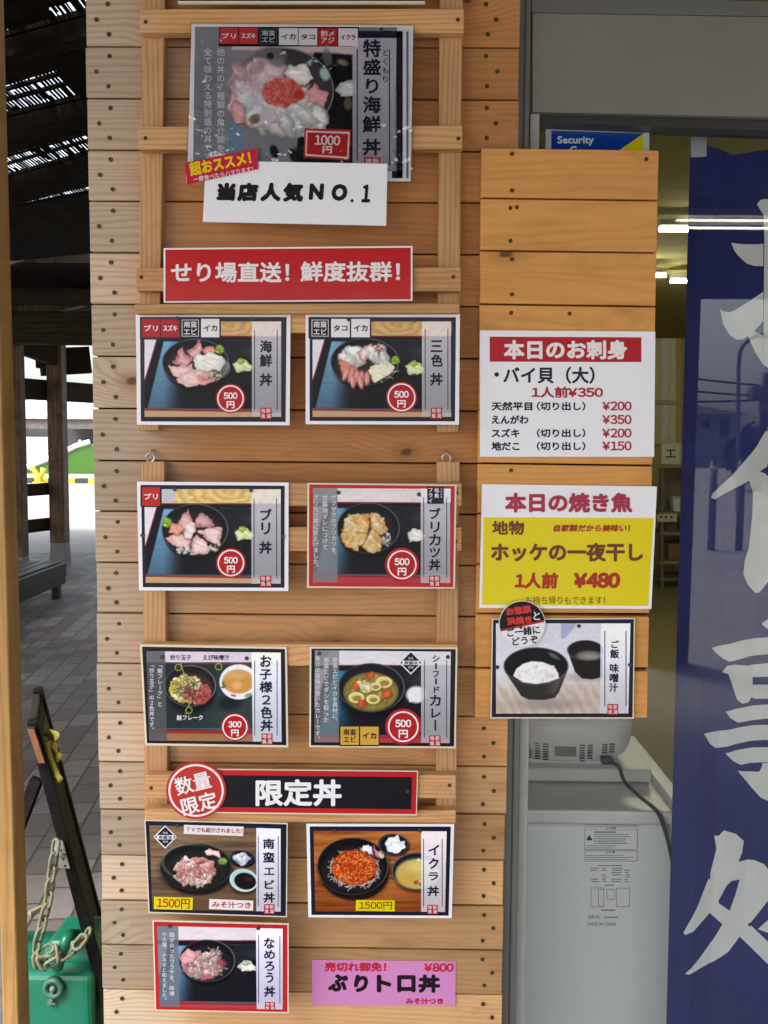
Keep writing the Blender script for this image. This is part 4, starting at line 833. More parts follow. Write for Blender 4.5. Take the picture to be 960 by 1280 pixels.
card('red bordered card of minced raw fish bowl, lowest card at the wall foot', cI, [(50, 50), (868, 70), (868, 608), (65, 592)], (.010, .014), 'red', [(78, 84), (832, 100), (832, 585), (95, 567)], p_namero, [(672, 97), (832, 100), (832, 585), (676, 582)], ((687, 138, 548), (815, 142, 552)),
     [('な', 720, 155, 783, 220), ('め', 720, 228, 786, 284), ('ろ', 724, 296, 782, 353), ('う', 730, 362, 776, 426), ('丼', 720, 445, 788, 510)], panel=([(78, 84), (206, 87), (212, 571), (95, 567)], (104, 112, 126), .85), paneltxt=(('脂がのったワラサを、味噌', 168, 120, 505), ('や大葉、小ネギと和えました。', 122, 120, 545)), edge='creamedge', strip_col=(216, 214, 238), strip_al=.93, seal=(725, 540, 786, 588), screws=((153, 85), (685, 98)))
T_ = card('large plastic wrapped poster of a heaped seafood bowl topped with red roe', cT, [(45, 30), (903, 37), (893, 640), (28, 632)], (.02, .02), 'white', [(58, 42), (840, 44), (838, 600), (50, 600)], p_tokumori, [(668, 85), (838, 87), (830, 600), (668, 600)], ((686, 128, 560), (811, 128, 580)),
     [('特', 708, 90, 778, 160), ('盛', 708, 166, 778, 228), ('り', 720, 242, 768, 300), ('海', 708, 310, 778, 376), ('鮮', 706, 386, 778, 452), ('丼', 706, 475, 778, 540)], name='menu_poster', group=None, strip_col=(164, 164, 174), strip_al=.86, res=(300, 215), Y=-0.0500,
     tags=[('ブリ', (153, 45, 225, 108), (196, 60, 66), WH, None), ('スズキ', (228, 45, 301, 108), (196, 60, 66), WH, None), ('南蛮/エビ', (306, 47, 379, 110), (34, 38, 48), (200, 204, 206), (90, 96, 104)), ('イカ', (383, 47, 456, 112), (226, 226, 232), NV, None), ('タコ', (459, 48, 531, 113), (226, 226, 232), NV, None), ('酢〆/アジ', (535, 48, 609, 114), (186, 44, 46), WH, None), ('イクラ', (613, 48, 688, 116), (232, 226, 232), (150, 30, 36), None)], back=rect(150, 42, 692, 118), screws=((780, 52),))
T_['category'] = 'poster'
Yp = -0.0500
for q, nm, mt in ((rect(838, 60, 862, 625), 'border_band', ink((30, 34, 52))), (rect(876, 60, 884, 628), 'border_band', ink((104, 116, 130))), (rect(692, 58, 862, 84), 'border_band', ink((30, 34, 52))), (rect(820, 600, 862, 628), 'border_band', ink((40, 42, 58)))): flat(cT, q, Yp-.0012, nm, mt, T_)
L = Letters(cT, Yp-.0012); L.col('他の丼の７種類の魚介類を', 158, 122, 530); L.col('全て味わえる特別盛の丼です', 108, 122, 560); L.build('description_lettering', ink((206, 210, 214)), T_)
L = Letters(cT, Yp-.0014); L.col('とくもり', 795, 124, 262, 30, .01); L.build('reading_lettering', ink((44, 44, 56)), T_)
o = flat(cT, [(482, 434), (662, 440), (656, 560), (478, 548)], Yp-.0012, 'price_badge', ink((176, 40, 42)), T_)
flat(cT, [(488, 443), (657, 449), (652, 552), (485, 541)], Yp-.0014, 'badge_frame', ink((226, 206, 206)), o); flat(cT, [(493, 450), (651, 456), (647, 545), (490, 534)], Yp-.0016, 'badge_face', ink((176, 40, 42)), o)
L = Letters(cT, Yp-.0018); L.row('1000', 522, 462, 620, 500, .03, 2); L.row('円', 552, 504, 588, 532, .03, 2); L.build('price_lettering', ink((236, 226, 226)), o)
o = flat(cT, rect(712, 546, 776, 600), Yp-.0013, 'seal', ink((176, 40, 46)), T_); L = Letters(cT, Yp-.0016); L.row('地', 718, 550, 742, 574, .01); L.row('新', 746, 550, 770, 574, .01); L.build('seal_lettering', ink((226, 206, 206)), o)
# clear plastic sleeve over the poster
t = NT('clear_plastic_sleeve'); t.p.inputs['Base Color'].default_value = (1, 1, 1, 1); mx = t.n('ShaderNodeMixShader'); tr = t.n('ShaderNodeBsdfTransparent'); gl = t.n('ShaderNodeBsdfGlossy'); gl.inputs['Roughness'].default_value = 0.08
nz = t.noise(wpos(t), 11, 4, .6); bp = t.n('ShaderNodeBump'); bp.inputs['Strength'].default_value = 0.8; bp.inputs['Distance'].default_value = 0.012; t.l(nz, bp.inputs['Height']); t.l(bp.outputs[0], gl.inputs['Normal'])
mx.inputs[0].default_value = 0.11; t.l(tr.outputs[0], mx.inputs[1]); t.l(gl.outputs[0], mx.inputs[2]); t.l(mx.outputs[0], t.out.inputs['Surface'])
sheet(cT, [(40, 22), (910, 30), (900, 648), (22, 640)], Yp-.0035, .0002, 'plastic_sleeve', t.m, T_)

def paper(name, label, cat, crop, quad, Y, mat, th=.0006, group=None):
    ctr = crop.P(*np.mean(np.array(quad), 0), Y); mb = MB(); mb.prism([crop.P(x, y, Y) for x, y in (quad[3], quad[2], quad[1], quad[0])], (0, th, 0))
    return tag(mb.build(name, mat, None, ctr), label, cat, group)
def letters(crop, Y, rows, rgb, parent, name='lettering', one=False):
    for grp in ([rows] if one else [[r] for r in rows]):
        L = Letters(crop, Y)
        for r in grp: L.row(*r)
        L.build(name, ink(rgb), parent)
o = paper('paper_sign', 'white paper with heavy black 当店人気NO.1 lettering, overlapping the foot of the big poster', 'sign', cT, [(100, 560), (803, 572), (798, 812), (88, 797)], -.0560, M['white'])
letters(cT, -.0565, (('当', 143, 645, 215, 716, .075, 0, .08), ('店', 222, 645, 303, 718, .075, 0, .08), ('人', 312, 645, 392, 718, .075, 0, .08), ('気', 398, 645, 478, 720, .075, 0, .08), ('N', 500, 648, 556, 712, .075, 0, .08), ('O', 586, 650, 648, 716, .075, 0, .08), ('.', 660, 708, 672, 722, .04), ('1', 704, 652, 738, 722, .05, 0, .08)), (32, 32, 38), o, one=True)
o = paper('sticker', 'small tilted crimson sticker with yellow 超おススメ！ lettering at the corner of the big poster', 'sticker', cT, [(18, 568), (298, 512), (303, 592), (28, 652)], -.0580, laminate('crimson_sticker', (192, 44, 66)))
letters(cT, -.0584, (('超おススメ！', 34, 544, 276, 598, .038, -11.3),), (226, 200, 30), o); letters(cT, -.0584, (('一度食べたらハマります！', 50, 602, 285, 622, .02, -10.5),), (236, 214, 220), o)
cR = Crop(160, 290, 960/440)
q = [(97, 44), (776, 38), (776, 188), (97, 193)]
o = paper('slogan_sign', 'long red sign with white せり場直送 lettering across the upper lattice', 'sign', cR, q, -.0500, M['white'], .003)
flat(cR, lerp_quad(q, .007, .03, .993, .97), -.0503, 'sign_face', M['red'], o)
letters(cR, -.0507, (('せり場直送！', 117, 82, 440, 138, .03), ('鮮度抜群！', 470, 80, 742, 136, .03)), (234, 228, 230), o)
cL = Crop(190, 940, 960/350)
q = [(196, 58), (912, 65), (908, 218), (196, 210)]
o = paper('limited_sign', 'long black sign framed in red with white 限定丼 lettering', 'sign', cL, q, -.0500, M['creamedge'], .003)
flat(cL, lerp_quad(q, .003, .02, .995, .97), -.0503, 'red_frame', M['red'], o); flat(cL, lerp_quad(q, .02, .14, .972, .86), -.0506, 'black_face', M['blk'], o)
letters(cL, -.0509, (('限定丼', 355, 93, 650, 186, .035),), (236, 234, 238), o); screw(cL.P(876, 135, -.0508), o, .003)
c0 = cL.P(151, 132, -.054); o = tag(disc(cL, 151, 132, 103, 98, -.054, 'round_sign', laminate('round_red', (186, 52, 50)), None, .003), 'round red sign with white ring and tilted 数量限定 lettering', 'sign')
o.data.transform(Matrix.Translation(-Vector(c0))); o.location = Vector(c0)
disc(cL, 151, 132, 95, 90, -.0543, 'white_ring', ink((236, 230, 232)), o, r_in=.93); letters(cL, -.0547, (('数量', 78, 76, 202, 138, .017, -14), ('限定', 100, 145, 224, 206, .022, -14)), (236, 232, 234), o)
cP = Crop(380, 1180, 960/210)
o = paper('price_slip', 'pink paper slip with bold black ぶりトロ丼 lettering, lowest right of the cards', 'sign', cP, [(45, 90), (867, 100), (865, 355), (45, 347)], -.0016, plain('pink_paper', tuple(srgb((206, 132, 190))), .6, var=.03))
letters(cP, -.0020, (('売切れ御免！', 118, 104, 470, 158, .05, 0, .05), ('￥800', 685, 110, 856, 160, .055, 0, .05)), (190, 40, 62), o, 'red_lettering'); letters(cP, -.0020, (('ぶ', 140, 172, 250, 272, .07, 0, .12), ('り', 286, 176, 366, 276, .07, 0, .12), ('ト', 415, 176, 500, 276, .07), ('ロ', 532, 178, 638, 276, .07), ('丼', 652, 174, 778, 280, .06)), (38, 26, 34), o, 'black_lettering', True); letters(cP, -.0020, (('みそ汁つき', 582, 309, 796, 345, .05),), (190, 40, 62), o, 'red_lettering')
cS = Crop(580, 380, 960/280)
o = paper('price_list', 'white sashimi price list with red heading band, upper sheet on the wooden notice board', 'sign', cS, [(68, 113), (820, 118), (815, 655), (68, 655)], -.0262, M['white'], .0012)
b = flat(cS, [(110, 140), (760, 143), (760, 249), (110, 247)], -.0266, 'heading_band', ink((176, 30, 40)), o); letters(cS, -.0270, (('本日のお刺身', 170, 154, 700, 238, .045),), (236, 228, 230), b)
BK = (30, 32, 48)
rows = [('・', 130, 292, 150, 312, .0), ('バイ貝（大）', 168, 268, 560, 342, .028)]
for nm, x1, y0 in (('天然平目', 293, 419), ('えんがわ', 276, 476), ('スズキ', 238, 534), ('地だこ', 238, 590)):
    rows.append((nm, 118, y0, x1, y0+38, .04))
    if nm != 'えんがわ': rows.append(('（切り出し）', 312, y0, 520, y0+38, .035))
letters(cS, -.0267, rows, BK, o, 'black_lettering')
letters(cS, -.0267, [('1人前￥350', 290, 354, 596, 402, .04)]+[(s, 592, y0, 718, y0+40, .035) for s, y0 in (('￥200', 417), ('￥350', 475), ('￥200', 533), ('￥150', 588))], (172, 34, 48), o, 'red_lettering')
cY = Crop(580, 600, 960/280)
o = paper('price_sheet', 'white and yellow grilled fish sheet with brown lettering, middle of the wooden notice board', 'sign', cY, [(77, 18), (827, 28), (803, 553), (65, 548)], -.0262, M['white'], .0012)
flat(cY, [(85, 160), (812, 163), (790, 540), (77, 535)], -.0266, 'yellow_field', laminate('laminated_yellow', (224, 206, 22)), o)
letters(cY, -.0270, (('本日の焼き魚', 175, 54, 722, 140, .05),), (168, 54, 78), o, 'heading_lettering'); letters(cY, -.0270, (('地物', 120, 174, 258, 236, .04), ('ホッケの一夜干し', 115, 268, 768, 350, .045)), (116, 62, 40), o, 'brown_lettering')
letters(cY, -.0270, (('自家製だから美味い！', 385, 190, 712, 222, .05, 0, .15), ('1人前', 218, 396, 403, 466, .05, 0, .08), ('￥480', 468, 396, 670, 464, .075, 0, .08)), (172, 52, 40), o, 'red_lettering'); letters(cY, -.0270, (('お持ち帰りもできます！', 265, 498, 605, 532, .0),), (70, 60, 30), o, 'small_lettering')
card('navy bordered card of white rice and soup, lowest on the notice board', cK, [(60, 133), (775, 130), (768, 633), (52, 632)], (.008, .012), 'navy', [(80, 157), (752, 157), (742, 607), (80, 608)], p_rice, [(604, 157), (752, 157), (742, 607), (600, 607)], ((624, 195, 573), (730, 195, 570)),
     [('ご', 656, 242, 694, 280), ('飯', 650, 286, 696, 332), ('味', 648, 358, 694, 402), ('噌', 648, 406, 692, 452), ('汁', 646, 456, 690, 500)], Y=-.0300, edge='creamedge', strip_col=(226, 226, 242), strip_al=.8, seal=(637, 560, 691, 613), screws=((86, 376), (750, 365)), res=(230, 160))
c0 = cK.P(211, 160, -.0345); ob = tag(disc(cK, 211, 160, 117, 117, -.0345, 'round_sticker', M['cardedge'], None, .0025), 'round black and white sticker with red and white lettering at a card corner', 'sticker')
ob.data.transform(Matrix.Translation(-Vector(c0))); ob.location = Vector(c0)
an = lambda a: (211+113*math.cos(R(a)), 160-113*math.sin(R(a)))
top_ = [an(a) for a in np.linspace(8, 197, 30)]; bot_ = [an(a) for a in np.linspace(197, 368, 30)]
for nm, pp, rgb in (('black_half', top_, (26, 22, 28)), ('white_half', bot_, (232, 230, 236))):
    mb = MB(); mb.prism([cK.P(x, y, -.0348) for x, y in pp], (0, .0001, 0)); mb.build(nm, ink(rgb), ob)
a_, b_ = an(197), an(8); flat(cK, [(a_[0], a_[1]-5), (b_[0], b_[1]-5), (b_[0], b_[1]+5), (a_[0], a_[1]+5)], -.0350, 'red_line', ink((176, 40, 50)), ob)
letters(cK, -.0352, (('お惣菜', 130, 72, 256, 112, .06, -7), ('浜焼き', 134, 122, 260, 162, .06, -5)), (206, 60, 52), ob, 'red_lettering'); letters(cK, -.0352, (('と', 268, 98, 300, 140, .02),), (232, 230, 232), ob, 'white_lettering'); letters(cK, -.0352, (('ご一緒に', 134, 174, 300, 218, .03, -6), ('どうぞ', 160, 222, 290, 262, .03, -6)), (30, 28, 34), ob, 'black_lettering'); screw(cK.P(204, 176, -.0350), ob, .003)
# foot of the sign above the frame
mb = MB(); quadbar(mb, [(223, -190), (531, -190), (530, 1), (224, 1)], -.052, -.047, 0); o = mb.build('signboard', M['navy'], None, at(377, 1, -.05)); tag(o, 'navy sign with cream lower edge, only its foot showing at the top', 'sign')
mb = MB(); quadbar(mb, [(222.5, 1.2), (531, 1.2), (531, 4.2), (222.5, 4.2)], -.0525, -.047, 0); mb.build('cream_edge', M['creamedge'], o)
# =================================================================== WINDOW
def pbox(name, px, Y0, Y1, mat, parent=None, label=None, cat=None, bevel=0.0, a=0.3):
    mb = MB(); quadbar(mb, px, Y0, Y1, a); o = mb.build(name, mat, parent, None if parent else at(px[3][0], px[3][1], Y0), bevel=bevel)
    return tag(o, label, cat) if label else o
win = empty('shop_window', at(800, 1280, GLASS_Y), 'grey framed shop window behind the wooden wall, with a beige board across its top', 'window')
pbox('jamb', [(646, -60), (664.5, -60), (643, 1360), (622, 1360)], 0.022, 0.075, M['alu'], win, bevel=.001)
pbox('jamb_groove', [(657, -60), (659.5, -60), (636, 1360), (633.5, 1360)], 0.0212, 0.024, plain('painted_groove_shadow', (.05, .05, .045), .7), win)  # dark strip on the jamb face, painted as the shade of its groove
pbox('sash', [(663, 142), (674.5, 142), (654, 1360), (642, 1360)], 0.040, 0.085, M['sash'], win, bevel=.001)
pbox('transom_board', [(665.5, 16), (1150, 24), (1150, 150), (665.5, 140)], 0.030, 0.045, M['transom'], win, bevel=.001)
pbox('top_rail', [(664.5, -6), (1150, 6), (1150, 23), (664.5, 15)], 0.027, 0.06, M['alu'], win, bevel=.001)
pbox('head_rail', [(674, 141), (1150, 150), (1150, 170), (674, 153)], 0.046, 0.090, plain('black_head_rail', (.03, .03, .028), .4), win)
t = NT('window_glass'); mx = t.n('ShaderNodeMixShader'); tr = t.n('ShaderNodeBsdfTransparent'); tr.inputs[0].default_value = (.975, .985, .975, 1); gl = t.n('ShaderNodeBsdfGlossy'); gl.inputs['Roughness'].default_value = 0.0
lw = t.n('ShaderNodeLayerWeight'); lw.inputs['Blend'].default_value = 0.25; t.l(t.mapr(lw.outputs['Fresnel'], 0, 1, 0.030, 0.8), mx.inputs[0]); t.l(tr.outputs[0], mx.inputs[1]); t.l(gl.outputs[0], mx.inputs[2]); t.l(mx.outputs[0], t.out.inputs['Surface'])
M['glass'] = t.m
gx0, gx1 = at(668, 600, GLASS_Y)[0]-.03, 3.4
mb = MB(); mb.box((gx0, GLASS_Y, 0.05), (gx1, GLASS_Y+.005, at(800, 147, GLASS_Y)[2])); mb.build('pane', M['glass'], win)
mb = MB(); mb.box((gx0, GLASS_Y, at(800, 10, GLASS_Y)[2]), (gx1, GLASS_Y+.005, 2.62)); mb.build('pane', M['glass'], win)
mb = MB(); mb.box((gx1, .02, 0), (gx1+.08, .1, 2.62)); mb.build('jamb', M['alu'], win)
mb = MB(); mb.box((XR+.01, .03, 0.0), (gx1, .12, .05)); mb.build('sill', M['alu'], win)
cSec = Crop(600, 0, 960/360)
YS = GLASS_Y+.0085
o = paper('security_sticker', 'white framed security sticker, blue with a yellow corner, behind the window glass', 'sticker', cSec, [(220, 415), (564, 423), (564, 640), (214, 632)], YS, plain('sticker_white', (.62, .63, .66), .4), .0008)
flat(cSec, [(238, 435), (545, 444), (544, 620), (236, 612)], YS-.0003, 'blue_field', ink((8, 66, 170)), o)
mb = MB(); mb.prism([cSec.P(x, y, YS-.0006) for x, y in ((300, 614), (544, 620), (545, 445))], (0, .0001, 0)); mb.build('yellow_corner', ink((224, 206, 10)), o)
letters(cSec, YS-.0006, (('Security', 258, 453, 380, 486, .035), ('C', 300, 487, 322, 512, .04)), (228, 230, 240), o)

# ------------------------------------------------------------------ banner
from mathutils.geometry import tessellate_polygon
BY = 0.135
t = NT('navy_banner_cloth'); nz = t.noise(wpos(t), 5, 3)
t.l(t.mix(t.mapr(nz, .3, .7), (0.023, 0.030, 0.140), (0.030, 0.038, 0.175)), t.p.inputs['Base Color']); t.p.inputs['Roughness'].default_value = .8; t.p.inputs['Specular IOR Level'].default_value = .2; t.bump(t.noise(wpos(t), 9, 4, .6), .6, .02)
M['navycloth'] = t.m
def foldY(x): return BY + 0.007*np.sin((np.asarray(x)-.9)*31) + 0.003*np.sin((np.asarray(x)-.9)*90+1)
def cloth(name, pts_px, mat, parent, dY, n=1, th=.0006):
    """a piece of cloth cut to a pixel outline, hanging in the soft folds of the banner"""
    P = [at(x, y, BY) for x, y in pts_px]; bm = bmesh.new(); vs = [bm.verts.new(Vector(p)) for p in P]
    for tri in tessellate_polygon([[Vector((p[0], p[2], 0)) for p in P]]): bm.faces.new([vs[i] for i in tri])
    for xc in np.arange(0.80, 1.9, 0.02):
        bmesh.ops.bisect_plane(bm, geom=bm.verts[:]+bm.edges[:]+bm.faces[:], plane_co=(xc, 0, 0), plane_no=(1, 0, 0))
    for v in bm.verts: v.co.y = float(foldY(v.co.x))+dY
    r = bmesh.ops.extrude_face_region(bm, geom=bm.faces[:]); bmesh.ops.translate(bm, verts=[g for g in r['geom'] if isinstance(g, bmesh.types.BMVert)], vec=(0, th, 0))
    bmesh.ops.recalc_face_normals(bm, faces=bm.faces); me = bpy.data.meshes.new(name); bm.to_mesh(me); bm.free()
    return link(name, me, mat, parent, None if parent else at(860, 1280, BY))
ban = cloth('navy_banner', [(826, 1500), (861.5, 190), (882, 183), (915, 193.5), (945, 188), (1030, 178), (1120, 190), (1110, 1500)], M['navycloth'], None, 0)
tag(ban, 'tall navy cloth banner with big white brush characters, hanging inside the window', 'banner')
cl_ = plain('white_print_on_cloth', (.70, .70, .70), .8, .2, var=.04)
BR = {
 'o_stroke': [(947, 255), (952, 249), (962, 247.5), (985, 258), (990, 420), (975, 470), (956, 455), (957, 300), (956, 268)],
 'o_cross': [(914.7, 303), (932, 304.7), (946, 305), (955.6, 304), (955.6, 332), (944, 332), (935, 329), (925.6, 320), (919, 312.5)],
 'o_loop': [(899, 387.5), (905, 389.5), (912, 390), (919, 387.7), (938, 376), (955.6, 364), (955.6, 401), (943.5, 413.7), (956, 418.8), (955.6, 455), (945, 440), (936, 420), (929.4, 424), (922, 424), (913.6, 419), (903, 405)],
 'meal_sweep': [(887, 622), (889, 617), (915, 596), (946, 560), (960, 537), (975, 505), (1015, 545), (975, 590), (962, 582), (951.5, 589.5), (961, 593.5), (1000, 600), (1000, 690), (962, 725), (951.5, 741), (946, 742), (936, 731.5), (930, 717.5), (932, 700.6), (937.5, 684), (941.7, 644), (942.5, 616), (937.5, 601), (906.5, 617.6), (892.5, 624)],
 'thing_top': [(952, 780.6), (960, 774.5), (968, 770), (985, 780), (980, 787), (963, 789), (956.8, 783.7)],
 'thing_bar': [(889, 809.6), (913, 805.6), (929, 801), (962, 796.5), (1040, 790), (1040, 812), (962, 817.5), (937.5, 821.6), (913, 828), (905, 824), (897, 818)],
 'thing_box': [(904, 841), (910, 833.4), (919, 831.4), (936.4, 833), (962, 828.6), (1020, 823), (1020, 866), (959, 873), (945.6, 874.6), (940.5, 873), (937.5, 879), (929, 880.5), (922, 875), (912, 843.6)],
 'thing_second': [(908.6, 890.7), (921, 886.6), (958.8, 880.5), (1010, 874), (1008, 892), (957.8, 898), (937.5, 902.4), (923, 904), (914, 898.4)],
 'thing_long': [(878.6, 916), (909, 914), (925, 910), (956.8, 906), (1050, 898), (1050, 916), (955.3, 924.8), (921, 930.5), (909, 934.5), (895.8, 936), (887.7, 930)],
 'thing_fourth': [(908, 943), (921, 938.6), (954.7, 934), (1010, 928), (1008, 946), (952.7, 953), (927, 957), (917, 952)],
 'thing_hook': [(923, 964.4), (935.4, 966), (949.6, 965.4), (952.9, 958), (953, 954), (985, 950), (985, 1003), (962, 1001), (950.7, 997), (937.5, 981.6)],
 'place_left': [(894, 1046), (899.7, 1046.5), (906, 1039.3), (921, 1043.6), (931.5, 1053.4), (929, 1068), (924, 1079), (940.7, 1075.4), (953.8, 1079), (961, 1087), (961, 1119), (938, 1156.7), (961, 1177), (990, 1198), (990, 1226), (961, 1205), (926, 1173), (911, 1191), (893, 1204), (858.7, 1215), (854.8, 1214), (875, 1196), (893, 1176.4), (904, 1156.7), (888, 1142.6), (865, 1161.6), (854.8, 1166), (852.8, 1163.3), (871.8, 1128.9), (888, 1096), (897, 1063)],
 'place_right': [(947, 1161), (961, 1144), (985, 1060), (1035, 1060), (1040, 1180), (1022, 1180), (1015, 1090), (995, 1090), (985, 1140), (961, 1164)],
}
for k, pts in BR.items(): cloth('brush_stroke', pts[::-1], cl_, ban, -.0009, th=.0004)
hole = [(898, 1129.5), (912.8, 1139.3), (920, 1120), (926, 1101), (916, 1102), (909.5, 1107.5)]
cloth('stroke_gap', hole[::-1], M['navycloth'], ban, -.0014, th=.0004)
cloth('stroke_gap', [(942.5, 857), (942.5, 847.6), (962, 845.4), (1000, 842), (1000, 851), (962, 855.5)], M['navycloth'], ban, -.0014, th=.0004)
cloth('hanging_tab', [(862, 198), (862, 167), (881.5, 169), (881.5, 197)], plain('pale_tab', (.42, .44, .46), .6), ban, -.0022)
cloth('hanging_tab', [(1080, 198), (1080, 167), (1100, 169), (1100, 197)], plain('pale_tab', (.42, .44, .46), .6), ban, -.0022)

# ------------------------------------------------------------------ the room behind the glass
RX0, RX1, RY0, RY1, RZ = 0.15, 4.2, 0.125, 8.9, 2.62
room = empty('shop_room', ((RX0+RX1)/2, RY0, 0), 'plain yellowish shop room with olive floor seen through the window', 'room')
def rbox(nm, lo, hi, mat, bev=0, a=.3): mb = MB(); mb.box(lo, hi, a); return mb.build(nm, mat, room, bevel=bev)
rbox('floor', (RX0, RY0, 0.006), (RX1, RY1, 0.02), plain('olive_linoleum', (.20, .175, .085), .45, var=.12, vscale=6))
rbox('ceiling', (RX0, RY0, RZ), (RX1, RY1, RZ+.06), plain('yellowed_ceiling', (.29, .255, .10), .9, .05, var=.04))
cw = plain('yellowed_wall', (.50, .42, .17), .8, var=.05, vscale=3)
rbox('back_wall', (RX0, RY1, 0), (RX1, RY1+.1, RZ), cw); rbox('side_wall', (RX1, RY0, 0), (RX1+.1, RY1, RZ), cw); rbox('side_wall', (RX0-.1, 0.135, 0), (RX0, RY1, RZ), cw)
def lamp_tube(name, p, q, label, strength, col=(1.0, .96, .74), group=None, r=.012):
    o = empty(name, p, label, 'lamp', group); p = Vector(p); q = Vector(q)
    mb = MB(); mb.bar(p+Vector((0, 0, .032)), q+Vector((0, 0, .032)), .05, .03); mb.build('housing', plain('lamp_housing', (.4, .39, .33), .5), o, bevel=.004)
    mb = MB(); mb.tube([p, q], r, 12); mb.build('tube', plain('lit_tube', (.9, .9, .85), .5, emit=(col, strength)), o); return o
lamp_tube('ceiling_lamp', atz(824, 287, RZ-.09), atz(824, 287, RZ-.09)+np.array((1.2, 0, 0)), 'nearest lit fluorescent tube on the shop ceiling, left of the banner', 8.0, r=.010)
lamp_tube('ceiling_lamp', atz(838, 345, RZ-.09)-np.array((1.3, 0, 0)), atz(832, 345, RZ-.09), 'short lit fluorescent tube deep in the shop, ending close to the panel edge', 36.0, r=.008)
lamp_tube('ceiling_lamp', atz(838, 352, RZ-.09), atz(838, 352, RZ-.09)+np.array((1.3, 0, 0)), 'small lit fluorescent tube deepest in the shop, reaching behind the banner', 36.0, r=.008)
# door and curtain strips at the back, the shelf with tub, the name plates
dr = empty('sliding_door', at(840, 690, 8.8)*np.array((1, 1, 0)), 'pale and ochre vertical sliding door panels at the back of the shop', 'door')
for (a, b, c_) in ((812, 826, (.66, .56, .30)), (826.5, 836, (.72, .72, .66)), (836.5, 845, (.76, .70, .48)), (845.5, 852, (.56, .42, .14)), (852.5, 905, (.46, .34, .12))):
    pbox('door_panel', [(a, 362), (b, 362), (b, 555), (a, 555)], 8.80, 8.86, plain('door_panel_paint', c_, .6, var=.1), dr)
pbox('door_rail', [(812, 500), (905, 501), (905, 506), (812, 505)], 8.76, 8.795, plain('door_rail_paint', (.42, .40, .30), .6), dr)
sh = empty('storage_shelf', np.append(at(845, 700, 7.6)[:2], .02), 'dark metal storage shelf with boards, below the name plates in the shop', 'shelf')
shm = plain('shelf_metal', (.10, .10, .085), .5); shb = plain('shelf_board', (.24, .17, .07), .6, var=.15)
for xx in (826, 905): pbox('shelf_post', [(xx, 585), (xx+3.5, 585), (xx+3.5, 738), (xx, 738)], 7.6, 7.63, shm, sh)
for yy in (640, 665, 701, 722): pbox('shelf_board', [(824, yy), (910, yy+1), (910, yy+5), (824, yy+4)], 7.605, 8.0, shb if yy != 722 else shm, sh)
pbox('back_panel', [(824, 585), (910, 585), (910, 720), (824, 720)], 8.02, 8.04, plain('shelf_back', (.15, .125, .075), .7, var=.3, vscale=4), sh)
for k, (xa, xb, ya, yb, c_) in enumerate(((836, 853, 680, 700, (.16, .09, .03)), (857, 880, 676, 700, (.05, .03, .03)), (832, 846, 648, 664, (.06, .05, .04)))):
    pbox('carton', [(xa, ya), (xb, ya), (xb, yb-.4), (xa, yb-.4)], 7.66, 7.9, plain('carton_brown', c_, .7, var=.2), None, ('brown carton on the lowest open board of the storage shelf', 'dark carton behind the banner on the storage shelf', 'small dark carton under the tub board of the storage shelf')[k], 'carton')
tb = empty('plastic_tub', at(850, 640, 7.66), 'pale translucent plastic tub standing on the storage shelf', 'tub')
mb = MB(); c_ = at(851, 639.6, 7.72); w = .085; mb.hexa([c_+np.array(v) for v in ((-w*.8, 0, 0.001), (w*.8, 0, 0.001), (w, 0, .135), (-w, 0, .135))], [c_+np.array(v) for v in ((-w*.8, .12, .001), (w*.8, .12, .001), (w, .13, .135), (-w, .13, .135))]); mb.build('body', plain('pale_plastic', (.50, .54, .50), .4), tb, bevel=.006)
mb = MB(); mb.box(c_+np.array((-w*1.12, -.012, .136)), c_+np.array((w*1.12, .145, .15))); mb.build('rim', plain('pale_plastic', (.56, .58, .54), .4), tb, bevel=.004)
pl_m = plain('name_plate_paper', (.50, .48, .36), .6)
cN = Crop(810, 440, 800/150)
for k, (x0, x1, ch, lb) in enumerate(((90, 213, '工', 'cream plate with black 工 character over the storage shelf'), (219, 345, '房', 'cream plate with black 房 character, half hidden by the banner'))):
    o = paper('name_plate', lb, 'sign', cN, rect(x0, 608, x1, 746), 7.55, pl_m, .01, 'name plates over the shelf')
    letters(cN, 7.545, ((ch, x0+28, 650, x1-27, 704, .03),), (38, 32, 28), o)
o = paper('shelf_label', 'small white label strip with dark characters on the shelf edge', 'sign', Crop(810, 440, 800/150), rect(62, 1080, 192, 1132), 7.595, plain('label_white', (.48, .48, .42), .6), .004)
letters(Crop(810, 440, 800/150), 7.59, (('特産品', 72, 1090, 176, 1112, .02),), (60, 58, 52), o) if False else None
for x in (80, 112, 148): flat(Crop(810, 440, 800/150), rect(x, 1092, x+16, 1106), 7.591, 'printed_mark', ink((70, 68, 60)), o)

